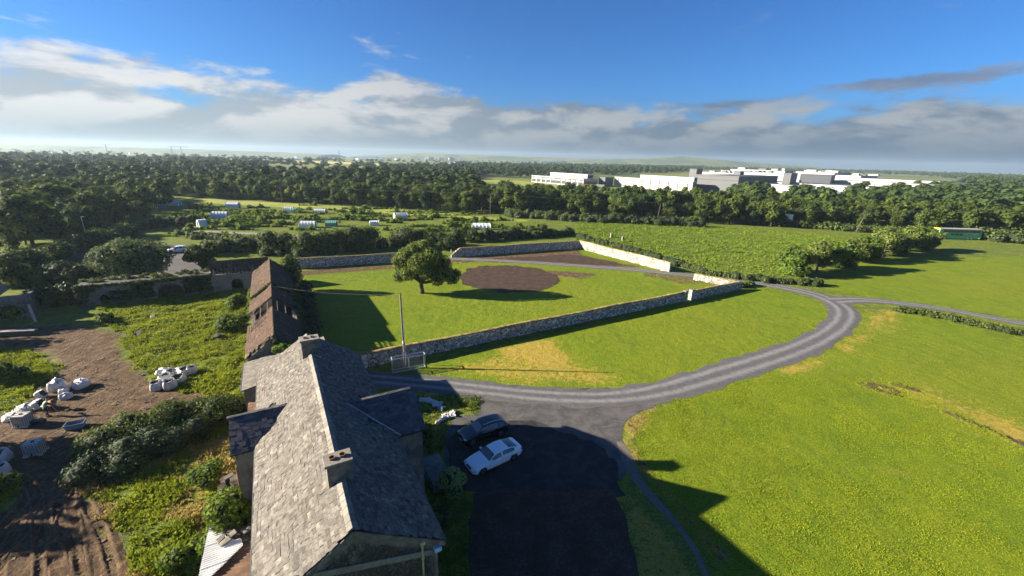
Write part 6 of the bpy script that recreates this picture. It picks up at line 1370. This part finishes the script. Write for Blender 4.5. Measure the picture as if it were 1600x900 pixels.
far_building('factory_tower', 'large grey clad production building with shade painted on its dark side', [
    (1155, 372, 275.5, 1088, 1216, 'wh_grey', dict(end='wh_dark', band=.72)), (1089, 440, 264, 1078, 1098, 'wh_grey', dict(end='wh_dark', slim=1)), (1157, 420, 267.5, 1147, 1163, 'wh_grey', dict(end='wh_dark', slim=1))])
far_building('factory_hall', 'pale stepped factory roofs standing behind the grey building', [
    (1146, 470, 270.5, 1096, 1160, 'wh_white', dict(units=5)), (1226, 440, 271, 1142, 1240, 'wh_white', dict(units=6)), (1211, 520, 266.5, 1142, 1240, 'wh_white', dict(units=6, end='wh_grey'))])
far_building('factory_tower', 'narrow grey stair tower beside the dark loading hall', [(1237, 385, 270.5, 1225, 1247, 'wh_grey', dict(end='wh_dark', slim=1))])
far_building('factory_hall', 'dark grey hall with many white roof units', [(1300, 420, 273.5, 1251, 1306, 'wh_dark', dict(units=0, slim=1)), (1304, 470, 270, 1244, 1330, 'wh_white', dict(units=16))])
far_building('loading_hall', 'low white loading hall with a bright long roof edge in front of the factory', [(1361, 345, 292.5, 1195, 1378, 'wh_white', dict(wins=[(2.5, 4.6, 14, .2, 'wh_grey')])), (1262, 352, 291, 1147, 1275, 'wh_white', dict())])
far_building('factory_hall', 'long white hall with pilasters at the right end of the factory', [
    (1466, 372, 289, 1302, 1478, 'wh_white', dict(ribs=8, wins=[(3.5, 6.5, 8, .3, 'tank')])), (1468, 390, 283.5, 1345, 1480, 'wh_white', dict(z0=8, slim=1)), (1345, 440, 275, 1304, 1372, 'wh_white', dict(units=5)), (1511, 420, 288.5, 1476, 1530, 'wh_grey', dict(end='wh_dark', slim=1))])
# signage trailers by the office
for px, py, m_, l in ((918, 296, 'red', 'red and white parked trailer beside the office block'), (935, 296, 'wh_white', 'white parked trailer beside the red one')):
    T = aty(px, 297, 400); e = thing('parked_trailer', l, 'trailer', (T[0], T[1], 0), -.2); b = MB(); b.box(-5, 5, -1.2, 1.2, 1, max(3.5, T[2]+1.5)); obj('box_body', b, M[m_], e); b = MB(); b.box(-4.9, 4.9, -1.1, 1.1, .5, .99); obj('chassis', b, M['black'], e)
    for x in (-3.6, 3.2): b = MB(); b.tube([(x, -1.25, .5), (x, 1.25, .5)], .5, 12); obj('wheel', b, M['black'], e)
# far off villages: tiny pale houses
def hamlet(px, py, n, spx, label, hs=(5, 8), k_=1.):
    for k in range(n):
        q = G(px+rnd.uniform(-spx, spx), py+rnd.uniform(-.7, .7)); q = q if np.linalg.norm(q) < 2900 else q/np.linalg.norm(q)*2800; e = thing('distant_house', label, 'house', (*q, 0), rnd.uniform(0, 3), label.replace('one of the ', ''))
        w_, d_, h_ = rnd.uniform(14, 34)*k_, rnd.uniform(9, 14)*k_, rnd.uniform(*hs)+5; b = MB(); b.box(-w_/2, w_/2, -d_/2, d_/2, -.5, h_); obj('wall', b, M['wh_white'] if rnd.random() < .8 else M['ridge'], e); b = MB(); b.prism([(-w_/2, -d_/2, h_), (-w_/2, d_/2, h_), (-w_/2, 0, h_+3.5)], (w_, 0, 0)); obj('roof', b, M['wh_grey'], e)
hamlet(690, 247.8, 12, 24, 'one of the white buildings of the far village left of centre', (9, 15)); hamlet(715, 262, 3, 10, 'one of the small white sheds at the edge of the far wood'); hamlet(180, 236.5, 9, 170, 'one of the tiny pale houses on the left horizon', (1, 3), .5); hamlet(540, 246, 7, 90, 'one of the tiny pale houses beyond the ripe field', (2, 4), .6)
b_ = MB()
for (px0, px1, py, l) in ((402, 433, 249, 'long pale glasshouse before the ripe field'), (438, 470, 249.8, 'long low shed before the ripe field'), (560, 600, 249.5, 'low shed in the far fields')):
    A, B = G(px0, py), G(px1, py+.4); d = B-A; e = thing('distant_shed', l, 'shed', (*A, 0), math.atan2(d[1], d[0])); Ln = np.linalg.norm(d); b = MB(); b.box(0, Ln, 0, 20, -.3, 5); obj('wall', b, M['poly'], e); b = MB(); b.prism([(0, 0, 5), (0, 20, 5), (0, 10, 8)], (Ln, 0, 0)); obj('roof', b, M['poly'], e)
for px, py, l in ((165, 228, 'leftmost tower crane on the horizon'), (283, 234.2, 'right hand tower crane on the horizon'), (268, 234.5, 'middle tower crane on the horizon')):
    q = ray(px, py); q = q/q[1]*2600; h = max(46, CAMH+q[2]*1.0+8); e = thing('tower_crane', l, 'crane', (q[0], 2600, 0), rnd.uniform(-.5, .5)); b = MB(); b.box(-1.6, 1.6, -1.6, 1.6, 0, h); obj('mast', b, M['wh_dark'], e); b = MB(); b.box(-14, 38, -1.2, 1.2, h-3, h-.6); obj('jib', b, M['wh_dark'], e)
for px, py, l in ((531, 247, 'lattice pylon on the horizon left of centre'),):
    q = G(px, py+1); q = q/np.linalg.norm(q)*2100; e = thing('pylon', l, 'pylon', (*q, 0)); b = MB()
    for s in (-1, 1): b.tube([(s*3, 0, 0), (s*.5, 0, 40)], .35, 4)
    for z in (26, 31, 36): b.tube([(-7, 0, z), (7, 0, z)], .3, 4)
    obj('lattice', b, M['wh_dark'], e)
# hills
def hill(label, pts, Y, width, mt):
    V = []; n = len(pts); rows = 7
    xs = np.linspace(pts[0][0], pts[-1][0], 60); ys = np.interp(xs, [p[0] for p in pts], [p[1] for p in pts]); top = []
    for x, y in zip(xs, ys): T = aty(x, y, Y); top.append((T[0], max(1, T[2]+1.2*math.sin(x*.5))))
    for j in range(rows+1):
        k = j/rows; f = math.sin(math.pi*k)**.8
        for (x, z) in top: V.append((x, Y+(k-.5)*width, z*f-2))
    m_ = 60; F = [(j*m_+i, j*m_+i+1, (j+1)*m_+i+1, (j+1)*m_+i) for j in range(rows) for i in range(m_-1)]; return tag(obj('hills', mesh_np('hills', V, F, smooth=True), mt), kind='structure')
m, t = mat('hill_cover'); p = pos(t); c = t.mix(t.mr(t.noise(p, .006, 6, .65), .42, .58), (.035, .06, .03), (.09, .11, .04)); finish(t, c, .95); M['hill'] = m
hill('hills', [(880, 251), (960, 248), (1030, 246), (1060, 243.5), (1090, 246), (1130, 250), (1170, 253), (1260, 260)], 2900, 600, M['hill'])
hill('hills', [(560, 243), (660, 239), (760, 242), (900, 247), (1000, 249.5)], 3400, 600, M['hill'])
hill('hills', [(-60, 227), (60, 225.5), (200, 229.5), (400, 236), (520, 241)], 3100, 600, M['hill'])

# ================================================================== ALLOTMENT TUNNELS
def tunnel(label, px, py, Ln, W, h, rz, mt='poly', gable=False):
    e = thing('polytunnel' if not gable else 'greenhouse', label, 'polytunnel' if not gable else 'greenhouse', (*G(px, py), 0), rz); n = 12
    prof = [(-W/2*math.cos(math.pi*k/n), h*(math.sin(math.pi*k/n)**.75)) for k in range(n+1)] if not gable else [(-W/2, 0), (-W/2, h*.65), (0, h), (W/2, h*.65), (W/2, 0)]
    b = MB(); V = [(x, y, z) for x in (-Ln/2, Ln/2) for y, z in prof]; k = len(prof); b.add(V, [(i, i+1, k+i+1, k+i) for i in range(k-1)]+[tuple(range(k)), tuple(range(k, 2*k))[::-1]]); obj('cover', b, M[mt], e)
    for x in np.linspace(-Ln/2, Ln/2, 6): b = MB(); b.tube([(x, y*1.01, z*1.01+.01) for y, z in prof], .04, 4, cap=False); obj('hoop', b, M['galv'], e)
    b = MB(); b.box(Ln/2+.01, Ln/2+.05, -.5, .5, 0, min(1.9, h*.8)); b.box(-Ln/2-.05, -Ln/2-.01, -.5, .5, 0, min(1.9, h*.8)); obj('door', b, M['wh_grey'], e); return e
tunnel('white polytunnel, largest of those left of centre', 345, 341, 5.5, 3.4, 2.6, .15)
tunnel('white greenhouse beyond the largest polytunnel', 365, 325, 5, 3, 2.8, .1, gable=True)
tunnel('small round white polytunnel nearest the track', 316, 354, 2.4, 2.4, 2.4, 1.0)
tunnel('pale polytunnel under the left wood', 273, 321, 5, 3, 2.2, .1); tunnel('blue grey small tunnel at the wood edge', 256, 327, 3, 2.4, 2.2, .2, 'wh_grey')
tunnel('white frame tunnel in the middle of the allotments', 482, 355, 5, 3.2, 2.2, .1); tunnel('pale green greenhouse right of the white frame tunnel', 518, 353, 3.6, 3, 2.0, .2, 'green_net', True)
tunnel('white topped tunnel far back in the allotments', 452, 331, 4, 3, 2.2, .1); tunnel('green net tunnel beside the far white one', 464, 332, 4, 3, 2.0, .1, 'green_net'); tunnel('low white tunnel in the back row', 500, 333, 5, 2.6, 1.8, .1)
tunnel('white greenhouse right of centre in the allotments', 626, 343, 5, 3.4, 2.8, .5, gable=True); tunnel('long low white tunnel behind the hedge', 752, 358, 6.5, 3, 2.2, .05); tunnel('small white shed like tunnel behind the lone tree', 585, 352, 3, 2.4, 1.8, .3)
e = thing('lamp_post', 'white topped lamp post in the left wood', 'lamp', (*G(137, 376), 0)); b = MB(); b.tube([(0, 0, 0), (0, 0, 6.5)], .07, 6); obj('post', b, M['galv'], e); b = MB(); b.obox((.3, 0, 6.6), (1, 0, .1), (0, 1, 0), (0, 0, 1), .4, .15, .06); obj('lamp_head', b, M['white_sheet'], e)
# low fence behind the farmyard
A, B = G(200, 443-12), G(100, 452-12); 
def post_fence(label, line, sp, h):
    L_ = np.array([G(*q) for q in line]); seg = np.hypot(*np.diff(L_, axis=0).T); s = np.r_[0, np.cumsum(seg)]; e = thing('post_fence', label, 'fence', (*L_[0], 0))
    for d in np.arange(0, s[-1], sp): q = np.array([np.interp(d, s, L_[:, 0]), np.interp(d, s, L_[:, 1])])-L_[0]; b = MB(); b.box(q[0]-.06, q[0]+.06, q[1]-.06, q[1]+.06, 0, h); obj('fence_post', b, M['bare'], e)
    b = MB(); b.tube([(q[0]-L_[0][0], q[1]-L_[0][1], h*.9) for q in L_], .03, 4); obj('rail', b, M['galv'], e)
post_fence('thin railing behind the overgrown yard wall', [(50, 432), (110, 428), (150, 425)], 3.0, 1.4)
# slurry roof / dark sheds of the farmyard at left

# ================================================================== TREES BESIDE THE FRAME (they cast the long shade over the mud)
for k, (x, y, h, r) in enumerate(((-53, 22, 9.4, 4.2), (-56, 27.5, 10.6, 4.2), (-50, 17, 7, 3.6), (-86, 56, 11, 4.6), (-92, 64, 12, 5), (-84, 49, 9, 4.2), (-98, 72, 12, 5))):
    c, tr = WV[k % 9]; tree('broadleaf_tree', 'broadleaf tree standing out of sight beside the yard, its shade falling over the mud', 'tree', (x, y, 0), c, tr, k, (r/4.4, r/4.4, h/12), 'trees beside the yard')

# ================================================================== HAZE
m = bpy.data.materials.new('haze'); m.use_nodes = True; t = NT(m.node_tree); t.n.clear()
v = t.new('ShaderNodeVolumePrincipled', {'Color': (.62, .82, 1, 1), 'Density': 0.95e-4, 'Anisotropy': 0.2}); t.l.new(v.outputs[0], t.new('ShaderNodeOutputMaterial').inputs['Volume'])
b = MB(); b.box(-5050, 5050, -5050, 5050, -1.5, 92); tag(obj('haze', b, m), kind='stuff')
